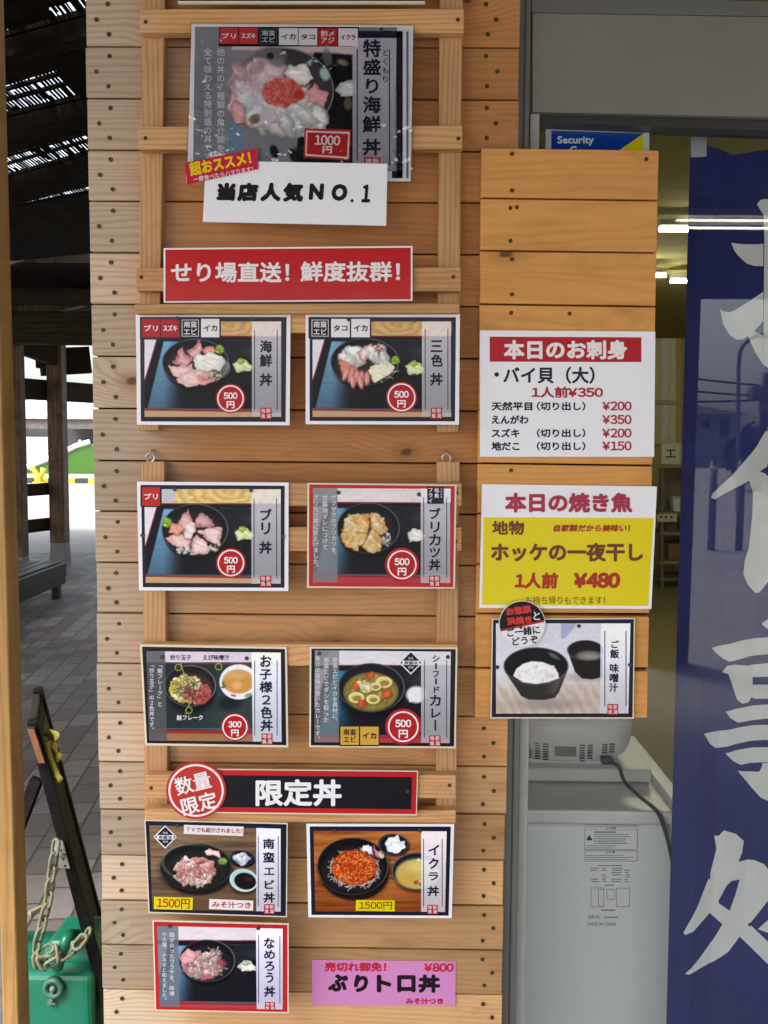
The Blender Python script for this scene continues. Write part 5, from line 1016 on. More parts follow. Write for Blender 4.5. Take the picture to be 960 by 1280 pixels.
# ------------------------------------------------------------------ freezer, board, cooker, cord
wf = plain('white_enamel', (.86, .90, .91), .28, .5, var=.025, vscale=5); wf2 = plain('white_plastic', (.80, .80, .80), .3, var=.02)
FY = 0.30
ZT = at(760, 1011.5, FY)[2]; bk = atz(793, 925, ZT)
fx0, fx1, fyb = 0.18, bk[0], bk[1]
fz = empty('chest_freezer', ((fx0+fx1)/2, FY, .02), 'white chest freezer seen from behind through the window, printed notices on it', 'freezer')
mb = MB(); mb.box((fx0, FY+.004, .05), (fx1-.004, fyb, ZT-.036)); mb.build('body', wf, fz, bevel=.012, seg=3)
mb = MB(); mb.box((fx0, FY, ZT-.033), (fx1, fyb, ZT-.004)); mb.build('lid', wf2, fz, bevel=.006, seg=2)
mb = MB(); mb.box((fx1-.03, FY+.03, ZT-.006), (fx1, fyb, ZT+.012)); mb.box((fx0, fyb-.028, ZT-.006), (fx1-.031, fyb, ZT+.012)); mb.build('lid_rim', wf2, fz, bevel=.004, seg=2)
for xx in (fx0+.05, fx1-.06):
    for yy in (FY+.06, fyb-.06): mb = MB(); mb.lathe((xx, yy, .02), [(.02, 0), (.02, .03)]); mb.build('foot', M['black'], fz)
cZ = Crop(640, 890, 960/220); FZ = FY+.0035
lb = plain('notice_paper', (.86, .87, .86), .5, var=.02)
gy = ink((92, 100, 104)); dk = ink((58, 62, 66))
def strips(crop, Y, lines, parent, nm='printed_line', mat=gy):
    mb = MB()
    for (x0, y0, x1, h) in lines: mb.prism([crop.P(x, y, Y) for x, y in ((x0, y0+h), (x1, y0+h), (x1, y0), (x0, y0))], (0, .0001, 0))
    return mb.build(nm, mat, parent)
n1 = flat(cZ, [(388, 618), (690, 622), (686, 822), (386, 818)], FZ-.0003, 'caution_notice', lb, fz)
box_ = lambda x0, y0, x1, y1: [(x0, y0, x1, 2.5), (x0, y1, x1, 2.5), (x0, y0, x0+2.5, y1-y0), (x1, y0, x1+2.5, y1-y0)]
strips(cZ, FZ-.0006, box_(396, 626, 682, 750)+box_(396, 756, 682, 812)+[(396, 642, 682, 1.5)], n1, 'notice_frame')
letters(cZ, FZ-.0007, (('⚠注意', 510, 627, 566, 641, .02), ('⚠注意', 510, 758, 562, 772, .02)), (70, 74, 78), n1, 'notice_heading')
rg = random.Random(5); ls = [(450, 652, 566, 6)]
for y in (666, 678): ls += [(450, y, 450+rg.randint(150, 220), 3)]
for y in (690, 702, 714): ls += [(462, y, 462+rg.randint(110, 170), 4), (450, y-1, 457, 6)]
for y in (728, 740): ls += [(404, y, 404+rg.randint(60, 180), 3)]
for y in (782, 792, 802): ls += [(404, y, 404+rg.randint(200, 266), 3)]
strips(cZ, FZ-.0006, ls, n1)
mb = MB(); mb.prism([cZ.P(x, y, FZ-.0006) for x, y in ((404, 700), (440, 700), (422, 670))], (0, .0001, 0)); mb.build('warning_triangle', dk, n1)
n2 = flat(cZ, [(416, 828), (656, 832), (650, 1084), (412, 1080)], FZ-.0003, 'rating_notice', lb, fz)
ls = [(468, 836, 600, 4)]
for k in range(7):
    y = 850+k*12
    for xa, xb in ((426, 476), (486, 520), (540, 600), (612, 644)):
        if rg.random() < .72: ls.append((xa+rg.randint(0, 8), y, xb-rg.randint(0, 12), 4))
ls += [(504, 942, 556, 5), (488, 1078, 564, 6)]+box_(430, 958, 500, 1062)+box_(470, 966, 500, 1056)+box_(516, 966, 560, 1020)+box_(570, 960, 640, 1060)
strips(cZ, FZ-.0006, ls, n2)
n3 = flat(cZ, [(405, 1096), (590, 1098), (588, 1172), (404, 1170)], FZ-.0003, 'serial_notice', lb, fz)
letters(cZ, FZ-.0006, (('SERIAL', 414, 1109, 482, 1127, .01), ('MADE IN CHINA', 414, 1147, 568, 1166, .01)), (92, 98, 102), n3); strips(cZ, FZ-.0006, [(502, 1117, 580, 5)], n3)
# board lying on the lid
ZB0, ZB1 = ZT+.0005, ZT+.030
fe = atz(700, 969, (ZB0+ZB1)/2); re_ = atz(820, 969, ZB1)[0]; by1 = fyb-.035
bd = MB(); bd.box((fx0+.02, fe[1], ZB0), (re_, by1, ZB1)); o = bd.build('white_board', wf2, None, ((fx0+re_)/2, fe[1], ZB0), bevel=.003); tag(o, 'flat white board lying on the freezer lid under the rice cooker', 'board')
# cooker: rounded box of superellipse rings
ckY = atz(720, 966, ZB1)[1]; ckx1 = at(786, 925, ckY+.12)[0]; ckx0 = ckx1-.30; cyc = ckY+.13; cxc = (ckx0+ckx1)/2
ck = empty('rice_cooker', (cxc, cyc, ZB1), 'white rounded rice cooker with vents and plug, standing on the freezer', 'rice cooker')
def ring_(sx, sy, z, n=56, e=2.7):
    out = []
    for k in range(n):
        a = 2*math.pi*k/n; c, s = math.cos(a), math.sin(a); out.append((cxc+sx*math.copysign(abs(c)**(2/e), c), cyc+sy*math.copysign(abs(s)**(2/e), s), z))
    return out
def shell(levels):
    mb = MB(); n = 56; vs = []; fs = []
    for L_ in levels: vs += ring_(*L_)
    for i in range(len(levels)-1):
        for k in range(n): fs.append((i*n+k, i*n+(k+1) % n, (i+1)*n+(k+1) % n, (i+1)*n+k))
    fs += [list(range(n))[::-1], [(len(levels)-1)*n+k for k in range(n)]]; return mb.add(vs, fs, .2, True)
H = .155
shell([(.100, .085, ZB1+.012), (.122, .104, ZB1+.016), (.138, .119, ZB1+.028), (.147, .128, ZB1+.05), (.150, .131, ZB1+.09), (.146, .127, ZB1+H*.78)]).build('body', wf2, ck)
shell([(.1452, .1262, ZB1+H*.785), (.143, .124, ZB1+H*.92), (.125, .108, ZB1+H*1.12), (.08, .07, ZB1+H*1.2), (.01, .01, ZB1+H*1.22)]).build('lid', wf2, ck)
mb = MB(); mb.box((cxc-.09, cyc-.07, ZB1+.0003), (cxc+.10, cyc+.08, ZB1+.0125)); mb.build('base', wf, ck)
yv = cyc-.1325
sl = plain('vent_slot', (.10, .105, .105), .7)
for r_ in range(7):
    z = ZB1+.026+r_*.0058
    for xs in (-.118, -.101, -.084, -.067, .012, .029, .062, .079):
        if xs > .05 and r_ < 3: continue
        if xs in (.029,) and r_ < 1: continue
        xx = cxc+xs; yy = cyc-.1305*(max(1-abs(xs/.149)**2.7, 0))**(1/2.7)
        mb = MB(); mb.box((xx, yy-.0012, z), (xx+.0115, yy+.004, z+.002)); mb.build('vent_slot', sl, ck)
mb = MB(); mb.box((cxc-.042, cyc-.1332, ZB1+.038), (cxc+.004, cyc-.128, ZB1+.058)); mb.build('rating_plate', plain('grey_rating_plate', (.20, .215, .21), .5), ck)
mb = MB(); pg = at(755, 950, yv-.004); mb.box((pg[0]-.008, yv-.018, pg[2]-.007), (pg[0]+.018, yv+.003, pg[2]+.009)); cd = mb.build('power_cord', plain('dark_cord', (.035, .037, .036), .45), None, pg, bevel=.003); tag(cd, 'dark power cord plugged into the rice cooker, sagging down the freezer', 'cord')
cp = [(pg[0]+.012, yv-.015, pg[2]), (pg[0]+.026, yv-.03, pg[2]-.006)]+[tuple(q_) for q_ in (atz(781, 977, ZT+.026), atz(800, 996, ZT+.012), atz(816, 1009, ZT+.008), at(825, 1021, FY-.008), at(834, 1048, FY-.012), at(840, 1075, FY-.012), at(846, 1110, FY-.012), at(852, 1160, FY-.012), at(858, 1230, FY-.012))]
def smooth(pts, n=6):
    P = [Vector(p) for p in pts]; P = [P[0]*2-P[1]]+P+[P[-1]*2-P[-2]]; out = []
    for i in range(1, len(P)-2):
        for k in range(n):
            t_ = k/n; a, b, c, d = P[i-1], P[i], P[i+1], P[i+2]
            out.append(0.5*((2*b)+(c-a)*t_+(2*a-5*b+4*c-d)*t_*t_+(3*b-a-3*c+d)*t_**3))
    return out+[P[-2]]
mb = MB(); mb.tube(smooth(cp), .0042, 8); mb.build('cable', cd.data.materials[0], cd)

# =================================================================== LEFT: A-FRAME, WEIGHT CAN, CHAIN
af = empty('a_frame_sign', np.append(at(90, 1240, .5)[:2], 0), 'black wooden A-frame sign stand seen edge-on between the yellow post and the wall', 'sign stand')
n_ = .46; top = at(33, 905, n_); bot = at(107, 1185, n_)
dv = (bot-top)/np.linalg.norm(bot-top); bot = top+dv*((top[2]-.01)/-dv[2])
wv = np.array((-.10, .29, 0.0)); wv = wv/np.linalg.norm(wv); th = np.cross(dv, wv); th = th/np.linalg.norm(th)*.024
def slab(p, q, s0, s1, t0, t1): return [[p+wv*s+th*t0, p+wv*s+th*t1, q+wv*s+th*t1, q+wv*s+th*t0] for s in (s0, s1)]
blk = M['black']
for s0 in (0, .272):
    mb = MB(); A_, B_ = slab(top, bot, s0, s0+.034, 0, 1); mb.hexa(A_, B_); mb.build('leg', blk, af, bevel=.002)
mb = MB(); A_, B_ = slab(top+dv*.02, top+dv*.62, .035, .271, .25, .75); mb.hexa(A_, B_); mb.build('sign_panel', blk, af)
ct = at(38, 910, n_-.01); ce = at(52.5, 955, n_-.01); k_ = np.array((.0085, 0, 0)); d_ = (ce-ct); e_ = wv*.306
mb = MB(); mb.hexa([ct-k_, ct+d_-k_, ct+d_+k_, ct+k_], [ct-k_+e_, ct+d_-k_+e_, ct+d_+k_+e_, ct+k_+e_]); cap = mb.build('cap_board', plain('greyed_black_board', (.035, .032, .032), .6, .3, var=.25), af, bevel=.001)
yv3 = np.array((0, -.0008, 0)); mb = MB(); mb.hexa([ct-k_*.86+d_*.03+yv3, ct+d_*.97-k_*.86+yv3, ct+d_*.97+k_*.86+yv3, ct+k_*.86+d_*.03+yv3], [ct-k_*.86+d_*.03, ct+d_*.97-k_*.86, ct+d_*.97+k_*.86, ct+k_*.86+d_*.03]); mb.build('end_grain', wood('end_grain', (.34, .15, .06), (.2, .08, .03), 'Z', 60, 2, .99), cap)
for y_ in (.06,):
    p = at(45, 985, n_)+wv*y_; q = np.array((p[0]-.27, p[1], 0.01)); mb = MB(); mb.bar(p, q, .028, .022, (0, 1, 0)); mb.build('back_leg', blk, af, bevel=.002)
mb = MB(); pp = at(76, 1068, n_-.004); dvp = dv*.016
for s_ in (-1, 1):
    c = pp+dvp*s_*1.1; mb.hexa([c-dvp+np.array((-.012, 0, 0)), c+dvp+np.array((-.012, 0, 0)), c+dvp+np.array((.012, 0, 0)), c-dvp+np.array((.012, 0, 0))], [c-dvp+np.array((-.012, .003, 0)), c+dvp+np.array((-.012, .003, 0)), c+dvp+np.array((.012, .003, 0)), c-dvp+np.array((.012, .003, 0))])
hg = mb.build('hinge', M['steel'], af); mb = MB(); mb.tube([pp+np.array((-.013, -.004, .004)), pp+np.array((.011, -.004, -.004))], .0042, 10); mb.build('hinge_pin', M['steel'], hg)
for s_ in (-1.7, -.6, .7, 1.7): screw(pp+dvp*s_+np.array((.003, -.001, 0)), hg, .0028)
# yellow ribbon hooked over the panel
rb = [(57, 915, .60), (69, 920, .585), (66, 930, .55), (60, 927, .53), (58, 936, .52), (63, 952, .515), (70, 968, .51), (74, 974, .51), (71, 979, .515)]
P = smooth([at(x, y, Y-.03) for x, y, Y in rb], 5); mb = MB(); vs = []; fs = []
for i, p in enumerate(P):
    w_ = .012 if i < 12 else .0085; o_ = Vector((w_*.8, 0, w_*.6)) if i < 14 else Vector((w_, 0, w_*.15)); vs += [p-o_, p+o_, p+o_+Vector((0, .0015, 0)), p-o_+Vector((0, .0015, 0))]
for i in range(len(P)-1): fs += [(4*i+j, 4*i+(j+1) % 4, 4*i+4+(j+1) % 4, 4*i+4+j) for j in range(4)]
fs += [(3, 2, 1, 0), (len(vs)-4, len(vs)-3, len(vs)-2, len(vs)-1)]
mb.add(vs, fs, 0, True); o = mb.build('ribbon', plain('yellow_plastic_tape', (.50, .44, .07), .4, var=.1), None, P[5]); tag(o, 'crumpled yellow plastic ribbon tied on the black A-frame stand', 'ribbon')
P2 = smooth([at(x, y, Y-.03) for x, y, Y in ((66, 928, .54), (70, 938, .535), (74, 946, .53), (72, 951, .53))], 4); mb = MB(); mb.tube([tuple(p) for p in P2], [.006+.003*math.sin(i) for i in range(len(P2))], 6); mb.build('ribbon_tail', o.data.materials[0], o)

# weight can
g = plain('green_plastic', (.006, .135, .078), .36, var=.07, vscale=12)
cy0 = .44; zt = at(80, 1219, cy0)[2]; xl, xr_ = at(36, 1240, cy0)[0]-.10, at(116, 1240, cy0)[0]
can = empty('water_weight_can', ((xl+xr_)/2, cy0+.1, 0), 'green plastic water can used as a weight, chain threaded through its handle', 'plastic can')
mb = MB(); mb.box((xl, cy0, .002), (xr_, cy0+.20, zt)); mb.build('body', g, can, bevel=.022, seg=4)
mb = MB(); mb.hexa([(xl+.10, cy0+.05, zt-.004), (xr_-.012, cy0+.05, zt-.004), (xr_-.022, cy0+.06, zt+.045), (xl+.125, cy0+.06, zt+.045)], [(xl+.10, cy0+.19, zt-.004), (xr_-.012, cy0+.19, zt-.004), (xr_-.022, cy0+.18, zt+.045), (xl+.125, cy0+.18, zt+.045)]); mb.build('shoulder', g, can, bevel=.012, seg=3)
hp = [at(72, 1210, cy0-.006), at(77, 1192, cy0-.010), at(84, 1172, cy0+.0), at(92, 1168, cy0+.05), at(99, 1170, cy0+.14), at(99, 1180, cy0+.15)]
mb = MB(); mb.tube(smooth(hp, 5), .0125, 10); mb.build('handle', g, can)
cc = at(68, 1233, cy0); gc = plain('greyish_green_cap', (.035, .13, .085), .5, var=.25)
mb = MB(); mb.lathe(cc+np.array((0, .002, 0)), [(.024, 0), (.024, .012), (.021, .015), (.014, .015), (.013, .008), (.005, .008)], (0, -1, 0), 28); cpo = mb.build('cap', gc, can)
mb = MB(); mb.lathe(cc+np.array((0, -.006, 0)), [(.0075, 0), (.0065, .008), (.003, .010)], (0, -1, 0), 16); mb.bar(cc+np.array((-.001, -.011, -.004)), cc+np.array((-.006, -.009, -.032)), .008, .004, (0, 1, 0)); mb.bar(cc+np.array((-.014, -.006, -.036)), cc+np.array((.004, -.006, -.036)), .006, .004); mb.build('tap', plain('grey_green_tap', (.12, .16, .12), .5), cpo)
# plastic chain: every link its own part
chm = plain('beige_plastic_chain', (.17, .175, .115), .55, .3, var=.15)
cpts = [(70, 1056, .425), (66, 1082, .42), (63, 1101, .418), (61, 1121, .416), (57, 1138, .414), (53, 1155, .412), (49, 1170, .41), (46, 1186, .41), (48, 1203, .412), (59, 1199, .405), (71, 1193, .408), (64, 1186, .412), (51, 1193, .40), (57, 1206, .40), (73, 1199, .405), (87, 1190, .425), (99, 1182, .44), (108, 1169, .455), (101, 1176, .43), (90, 1190, .42)]
ch = empty('plastic_chain', at(*cpts[0]), 'beige plastic chain hanging from the A-frame hinge to the green can', 'chain')
CP = smooth([at(*q) for q in cpts], 8); acc = 0; nxt = .005; kk = 0
for i in range(1, len(CP)):
    acc += (CP[i]-CP[i-1]).length
    if acc >= nxt:
        nxt += .029; d = (CP[min(i+1, len(CP)-1)]-CP[i-1]).normalized(); sx = d.cross(Vector((0, 1, 0))).normalized(); sy = d.cross(sx)
        sx = (sx*math.cos(.55)+sy*math.sin(.55)) if kk % 2 == 0 else (sy*math.cos(.55)-sx*math.sin(.55)); kk += 1; L2, W2 = .0145, .0095; pth = []
        for a in np.linspace(0, 2*math.pi, 24, endpoint=False):
            c, s = math.cos(a), math.sin(a); pth.append(CP[i]+d*(L2*math.copysign(1, s)*.55+W2*s)+sx*(W2*c) if True else None)
        mb = MB(); mb.tube(pth, .0039, 8, closed=True); mb.build('link', chm, ch)
mb = MB(); p = at(42, 1139, .75); mb.bar(atz(37, 1142, .012), atz(52, 1134, .012), .012, .012); o = mb.build('wood_stick', plain('pale_stick', (.30, .25, .16), .7), None, atz(44, 1139, .006)); tag(o, 'thin pale stick lying on the block paving behind the post', 'stick')

# =================================================================== LEFT: PAVILION
def gpt(px, py): p = atz(px, py, 0.004); return Vector(p)
pa, pb = gpt(24, 712), gpt(75.5, 703)
pav = empty('timber_pavilion', (pa.x, pa.y, 0), 'dark old timber pavilion beside the shop, slatted light slits in its roof', 'pavilion')
rd = (pb-pa); rd.z = 0; rd.normalize()
def vpost(g, w, z1, nm='post', foot=.36):
    mb = MB(); sx = Vector((1, 0, 0)); 
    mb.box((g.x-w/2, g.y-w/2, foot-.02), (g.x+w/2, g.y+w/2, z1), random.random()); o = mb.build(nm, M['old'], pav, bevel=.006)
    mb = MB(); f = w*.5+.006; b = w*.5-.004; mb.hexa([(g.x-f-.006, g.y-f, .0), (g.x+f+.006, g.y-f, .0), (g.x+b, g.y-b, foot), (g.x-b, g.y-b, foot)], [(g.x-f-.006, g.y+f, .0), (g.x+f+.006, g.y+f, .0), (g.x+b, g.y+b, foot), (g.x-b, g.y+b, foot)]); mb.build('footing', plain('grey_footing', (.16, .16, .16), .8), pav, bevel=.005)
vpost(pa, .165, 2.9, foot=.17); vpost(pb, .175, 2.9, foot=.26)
vpost(pa-rd*2.6, .18, 2.9); vpost(Vector((pa.x+2.4, pa.y+2.6, 0)), .17, 2.9); vpost(Vector((-6.2, pa.y+1.5, 0)), .18, 2.9)
def rail(z, h, ext0, ext1, off, nm='rail'):
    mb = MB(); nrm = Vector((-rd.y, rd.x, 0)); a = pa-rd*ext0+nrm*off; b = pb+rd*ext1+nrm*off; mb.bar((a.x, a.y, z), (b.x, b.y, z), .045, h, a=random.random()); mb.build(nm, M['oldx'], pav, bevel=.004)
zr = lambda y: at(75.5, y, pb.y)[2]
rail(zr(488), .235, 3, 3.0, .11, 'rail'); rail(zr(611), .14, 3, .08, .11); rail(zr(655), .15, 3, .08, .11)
# header beams and braces
def beam(p, q, w, h, m='oldx', nm='beam'): mb = MB(); mb.bar(p, q, w, h, a=random.random()); return mb.build(nm, M[m], pav, bevel=.006)
za = at(50, 412, pa.y)[2]
beam((-7, pa.y-.3, za), (0.2, pa.y-.15, za-.02), .2, .34); beam((-7, pa.y-.7, za+.42), (.2, pa.y-.55, za+.40), .16, .26)
p1 = at(12, 425, pa.y+.05); p2 = at(70, 446, pb.y-.05); beam(p1, p2, .10, .22, nm='brace')
p1 = at(50, 453, pb.y+.16); p2 = at(112, 450, pb.y+.5); beam(p1, p2, .10, .32, nm='brace'); beam(at(45, 452, pb.y+.02), at(66, 452, pb.y+.06), .1, .15, nm='tie_end')
# roof near the shop: reeds on deep beams, daylight slits between some of them
RZ0 = 2.62; RZ1 = RZ0+.10
LN = {'t0': lambda x: -330-(x-60)*.28, 't1': lambda x: -22-(x-60)*.28, 'b1': lambda x: 21-(x-60)*.28, 't2': lambda x: 98-(x-12)*.31, 'b2': lambda x: 137-(x-12)*.245, 't3': lambda x: 185-(x-12)*.266, 'b3': lambda x: 215-(x-12)*.298,
      't4': lambda x: 240-(x-62)*.27, 'b4': lambda x: 246-(x-62)*.20, 'end': lambda x: 318-(x-62)*.1}
def lpt(nm, x, z): return atz(x, LN[nm](x), z)
def lineY(nm):
    p, q = lpt(nm, 12, RZ1), lpt(nm, 106, RZ1); return lambda X: p[1]+(q[1]-p[1])*(X-p[0])/(q[0]-p[0])
XW0, XW1 = -4.2, -.15
mb = MB()
for a_, b_ in (('b1', 't2'), ('b2', 't3'), ('b3', 't4'), ('b4', 'end')):
    fa, fb = lineY(a_), lineY(b_)
    mb.hexa([(XW0, fa(XW0), RZ1-.02), (XW1, fa(XW1), RZ1-.02), (XW1, fa(XW1), RZ1-.004), (XW0, fa(XW0), RZ1-.004)], [(XW0, fb(XW0), RZ1-.02), (XW1, fb(XW1), RZ1-.02), (XW1, fb(XW1), RZ1-.004), (XW0, fb(XW0), RZ1-.004)], random.random())
f1 = lineY('t1'); mb.hexa([(XW0, -.3, RZ1-.02), (XW1, -.3, RZ1-.02), (XW1, -.3, RZ1-.004), (XW0, -.3, RZ1-.004)], [(XW0, f1(XW0), RZ1-.02), (XW1, f1(XW1), RZ1-.02), (XW1, f1(XW1), RZ1-.004), (XW0, f1(XW0), RZ1-.004)], .4)
q_ = [atz(x, y, RZ1-.024) for x, y in ((61, 78), (150, 40), (150, 112), (96, 119))]; mb.prism(q_, (0, 0, .003))
q_ = [atz(x, y, RZ1-.024) for x, y in ((-60, 40), (45, -60), (64, 22), (20, 36))]; mb.prism(q_, (0, 0, .003))
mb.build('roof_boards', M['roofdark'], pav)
rg = random.Random(3); mb = MB()
for a_, b_ in (('t1', 'b1'), ('t2', 'b2'), ('t3', 'b3'), ('t4', 'b4')):
    fa, fb = lineY(a_), lineY(b_); x = XW0
    while x < XW1:
        y0_, y1_ = fa(x)-.02, fb(x)+.02; y = y0_
        while y < y1_:
            L_ = min(rg.uniform(.07, .30), y1_-y+.01); wd = rg.choice((.005, .008, .010, .012, .0155))
            if rg.random() < .9: mb.box((x, y, RZ1), (x+wd, y+L_, RZ1+.002+rg.random()*.002), rg.random())
            y += L_
        x += .0165
    for t_ in (.33, .67):
        mb.hexa([(XW0, fa(XW0)*(1-t_)+fb(XW0)*t_, RZ1+.005), (XW1, fa(XW1)*(1-t_)+fb(XW1)*t_, RZ1+.005), (XW1, fa(XW1)*(1-t_)+fb(XW1)*t_, RZ1+.015), (XW0, fa(XW0)*(1-t_)+fb(XW0)*t_, RZ1+.015)], [(XW0, fa(XW0)*(1-t_)+fb(XW0)*t_+.02, RZ1+.005), (XW1, fa(XW1)*(1-t_)+fb(XW1)*t_+.02, RZ1+.005), (XW1, fa(XW1)*(1-t_)+fb(XW1)*t_+.02, RZ1+.015), (XW0, fa(XW0)*(1-t_)+fb(XW0)*t_+.02, RZ1+.015)])
mb.build('reed_roofing', M['roofdark'], pav)
for nm in ('b1', 'b2', 'b3'):
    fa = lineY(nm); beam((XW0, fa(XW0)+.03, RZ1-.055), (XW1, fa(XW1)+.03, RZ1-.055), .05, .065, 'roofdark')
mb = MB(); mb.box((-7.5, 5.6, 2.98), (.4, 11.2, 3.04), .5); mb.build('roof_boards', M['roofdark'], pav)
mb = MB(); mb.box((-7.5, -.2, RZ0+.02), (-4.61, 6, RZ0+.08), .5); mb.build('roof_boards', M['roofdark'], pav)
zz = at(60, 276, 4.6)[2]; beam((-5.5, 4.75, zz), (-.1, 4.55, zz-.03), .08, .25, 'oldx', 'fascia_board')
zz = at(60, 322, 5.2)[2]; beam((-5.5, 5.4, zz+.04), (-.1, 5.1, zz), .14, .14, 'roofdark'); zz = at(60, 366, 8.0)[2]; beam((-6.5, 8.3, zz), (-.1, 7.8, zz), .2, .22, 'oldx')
beam(at(14, 330, 5.0), at(104, 302, 4.75), .03, .03, 'oldx', 'batten'); beam(at(12, 395, 9.2), at(104, 372, 8.6), .10, .18, 'old', 'brace')
# bench
bz = empty('slatted_bench', gpt(60, 760), 'long dark slatted bench with a lower shelf under the pavilion', 'bench')
b1 = gpt(84, 747); b0 = gpt(-6, 790); bd_ = (b1-b0).normalized(); bl = 1.0
nrm = Vector((-bd_.y, bd_.x, 0)); nrm = nrm if nrm.x < 0 else -nrm
BH = at(84, 703, b1.y)[2]
def bb(nm, s0, s1, o0, o1, z0_, z1_):
    mb = MB(); A = [b1-bd_*s1+nrm*o0, b1-bd_*s0+nrm*o0, b1-bd_*s0+nrm*o1, b1-bd_*s1+nrm*o1]; lo = [Vector((p.x, p.y, z0_)) for p in A]; hi = [Vector((p.x, p.y, z1_)) for p in A]; mb.hexa(lo, hi); mb.build(nm, M['bench'], bz, bevel=.004)
LB = 3.4
bb('front_rail', 0, LB, 0, .04, BH-.12, BH); bb('back_rail', 0, LB, .46, .50, BH-.12, BH)
for k in range(4): bb('seat_slat', 0, LB, .05+k*.104, .135+k*.104, BH-.012, BH+.014)
bb('shelf_rail', 0, LB, .01, .05, .14, .25)
for k in range(3): bb('shelf_slat', 0, LB, .07+k*.13, .155+k*.13, .19, .212)
for s_ in (0.02, 1.15, 2.3, 3.3):
    for o_ in (.045, .40): bb('leg', s_, s_+.09, o_, o_+.06, .0, BH-.03)

# =================================================================== LEFT: HARBOUR BEYOND
wh = empty('warehouse', (-26, 58, 0), 'low open warehouse with pale corrugated roof far across the quay', 'warehouse')
W0, W1 = at(-40, 523, 58), at(330, 526, 58); zt_ = at(60, 487, 72)[2]
t = NT('corrugated_roof'); pos = wpos(t); sp = t.n('ShaderNodeSeparateXYZ'); t.l(pos, sp.inputs[0]); sv = t.math('SINE', t.math('MULTIPLY', sp.outputs[0], 7.0)); t.l(t.mix(t.mapr(sv, -1, 1), (.26, .25, .25), (.44, .43, .42)), t.p.inputs['Base Color']); t.p.inputs['Roughness'].default_value = .5
mb = MB(); mb.hexa([(W0[0], 57.4, W0[2]), (W1[0], 57.4, W0[2]), (W1[0], 57.4, W0[2]+.15), (W0[0], 57.4, W0[2]+.15)], [(W0[0], 76, zt_), (W1[0], 76, zt_), (W1[0], 76, zt_+.15), (W0[0], 76, zt_+.15)]); mb.build('roof', t.m, wh)
mb = MB(); mb.box((W0[0], 57.6, W0[2]-.62), (W1[0], 57.9, W0[2]-.01)); mb.build('fascia', plain('warehouse_fascia', (.10, .085, .075), .7, var=.3, vscale=3), wh)
mb = MB(); mb.box((W0[0], 74, 0), (W1[0], 74.3, zt_-.3)); mb.build('back_wall', plain('warehouse_wall', (.05, .05, .055), .8), wh)
for k in range(8):
    xx = W0[0]+.4+k*(W1[0]-W0[0]-.8)/7; mb = MB(); mb.box((xx-.12, 58, 0), (xx+.12, 58.25, W0[2]-.63)); mb.build('post', plain('warehouse_post', (.06, .06, .065), .7), wh)
# boat with its bow to the right
hb = 34.0; hull = [(-60, 608), (118, 603), (128, 552), (110, 556), (95, 560.5), (70, 573), (33, 587), (-60, 596)]
bt = empty('fishing_boat', at(60, 600, hb), 'bright green fishing boat hull with a white gunwale beyond the quay', 'boat')
P_ = [at(x, y, hb) for x, y in hull]
mb = MB(); mb.prism(P_, (0, 2.2, 0)); mb.build('hull', plain('green_hull_paint', (.035, .11, .008), .35, var=.12, vscale=.8), bt, bevel=.08, seg=2)
tp = [at(x, y, hb-.02) for x, y in ((-60, 594), (33, 585), (70, 571), (95, 558.5), (112, 553.5))]; mb = MB(); mb.tube([p+np.array((0, 0, .04)) for p in tp], .10, 8); mb.build('gunwale', plain('white_gunwale', (.75, .75, .73), .4), bt)
mb = MB(); p = at(100, 563, hb-.02); q = at(100, 556, hb+1); mb.tube([(q[0], q[1], q[2]-.5), q], .03, 8); mb.lathe(q, [(.05, -.1), (.07, .0), (.06, .16), (.02, .2)]); mb.build('deck_lamp', plain('pale_green_lamp', (.5, .7, .55), .4), bt)
mb = MB(); c_ = at(52, 566, hb+1.1); mb.box(c_+np.array((-.5, -.3, -.6)), c_+np.array((.5, .3, .1))); mb.build('deck_box', plain('grey_deck_box', (.35, .36, .34), .6), bt, bevel=.05)
kb = empty('quay_kerb', atz(60, 601, 0), 'low kerb painted in yellow and black blocks along the quay edge', 'kerb')
k0 = atz(60, 604, 0); yl, bk_ = plain('kerb_yellow', (.55, .42, .03), .7, var=.15), plain('kerb_black', (.03, .03, .03), .7)
for k in range(-14, 24):
    mb = MB(); xx = k0[0]+k*.42; mb.box((xx, k0[1], 0.001), (xx+.415, k0[1]+.3, .155)); mb.build('kerb_block', yl if k % 2 else bk_, kb)
bo = empty('mooring_bitt', atz(53, 602, 0), 'yellow two-horned mooring bitt on the quay in front of the green boat', 'mooring bitt')
p = atz(53, 604, 0)-np.array((0, .25, 0)); mb = MB(); mb.tube([p+np.array((0, 0, .02)), p+np.array((0, 0, .16)), p+np.array((-.16, 0, .42)), p+np.array((-.24, 0, .50))], [.12, .10, .07, .10], 10); mb.build('horn', yl, bo)
mb = MB(); mb.tube([p+np.array((0, -.02, .12)), p+np.array((.12, -.02, .34)), p+np.array((.16, -.02, .47))], [.08, .07, .10], 10); mb.build('horn', yl, bo)
mb = MB(); mb.lathe(p, [(.2, .001), (.2, .05)]); mb.build('base_plate', yl, bo)

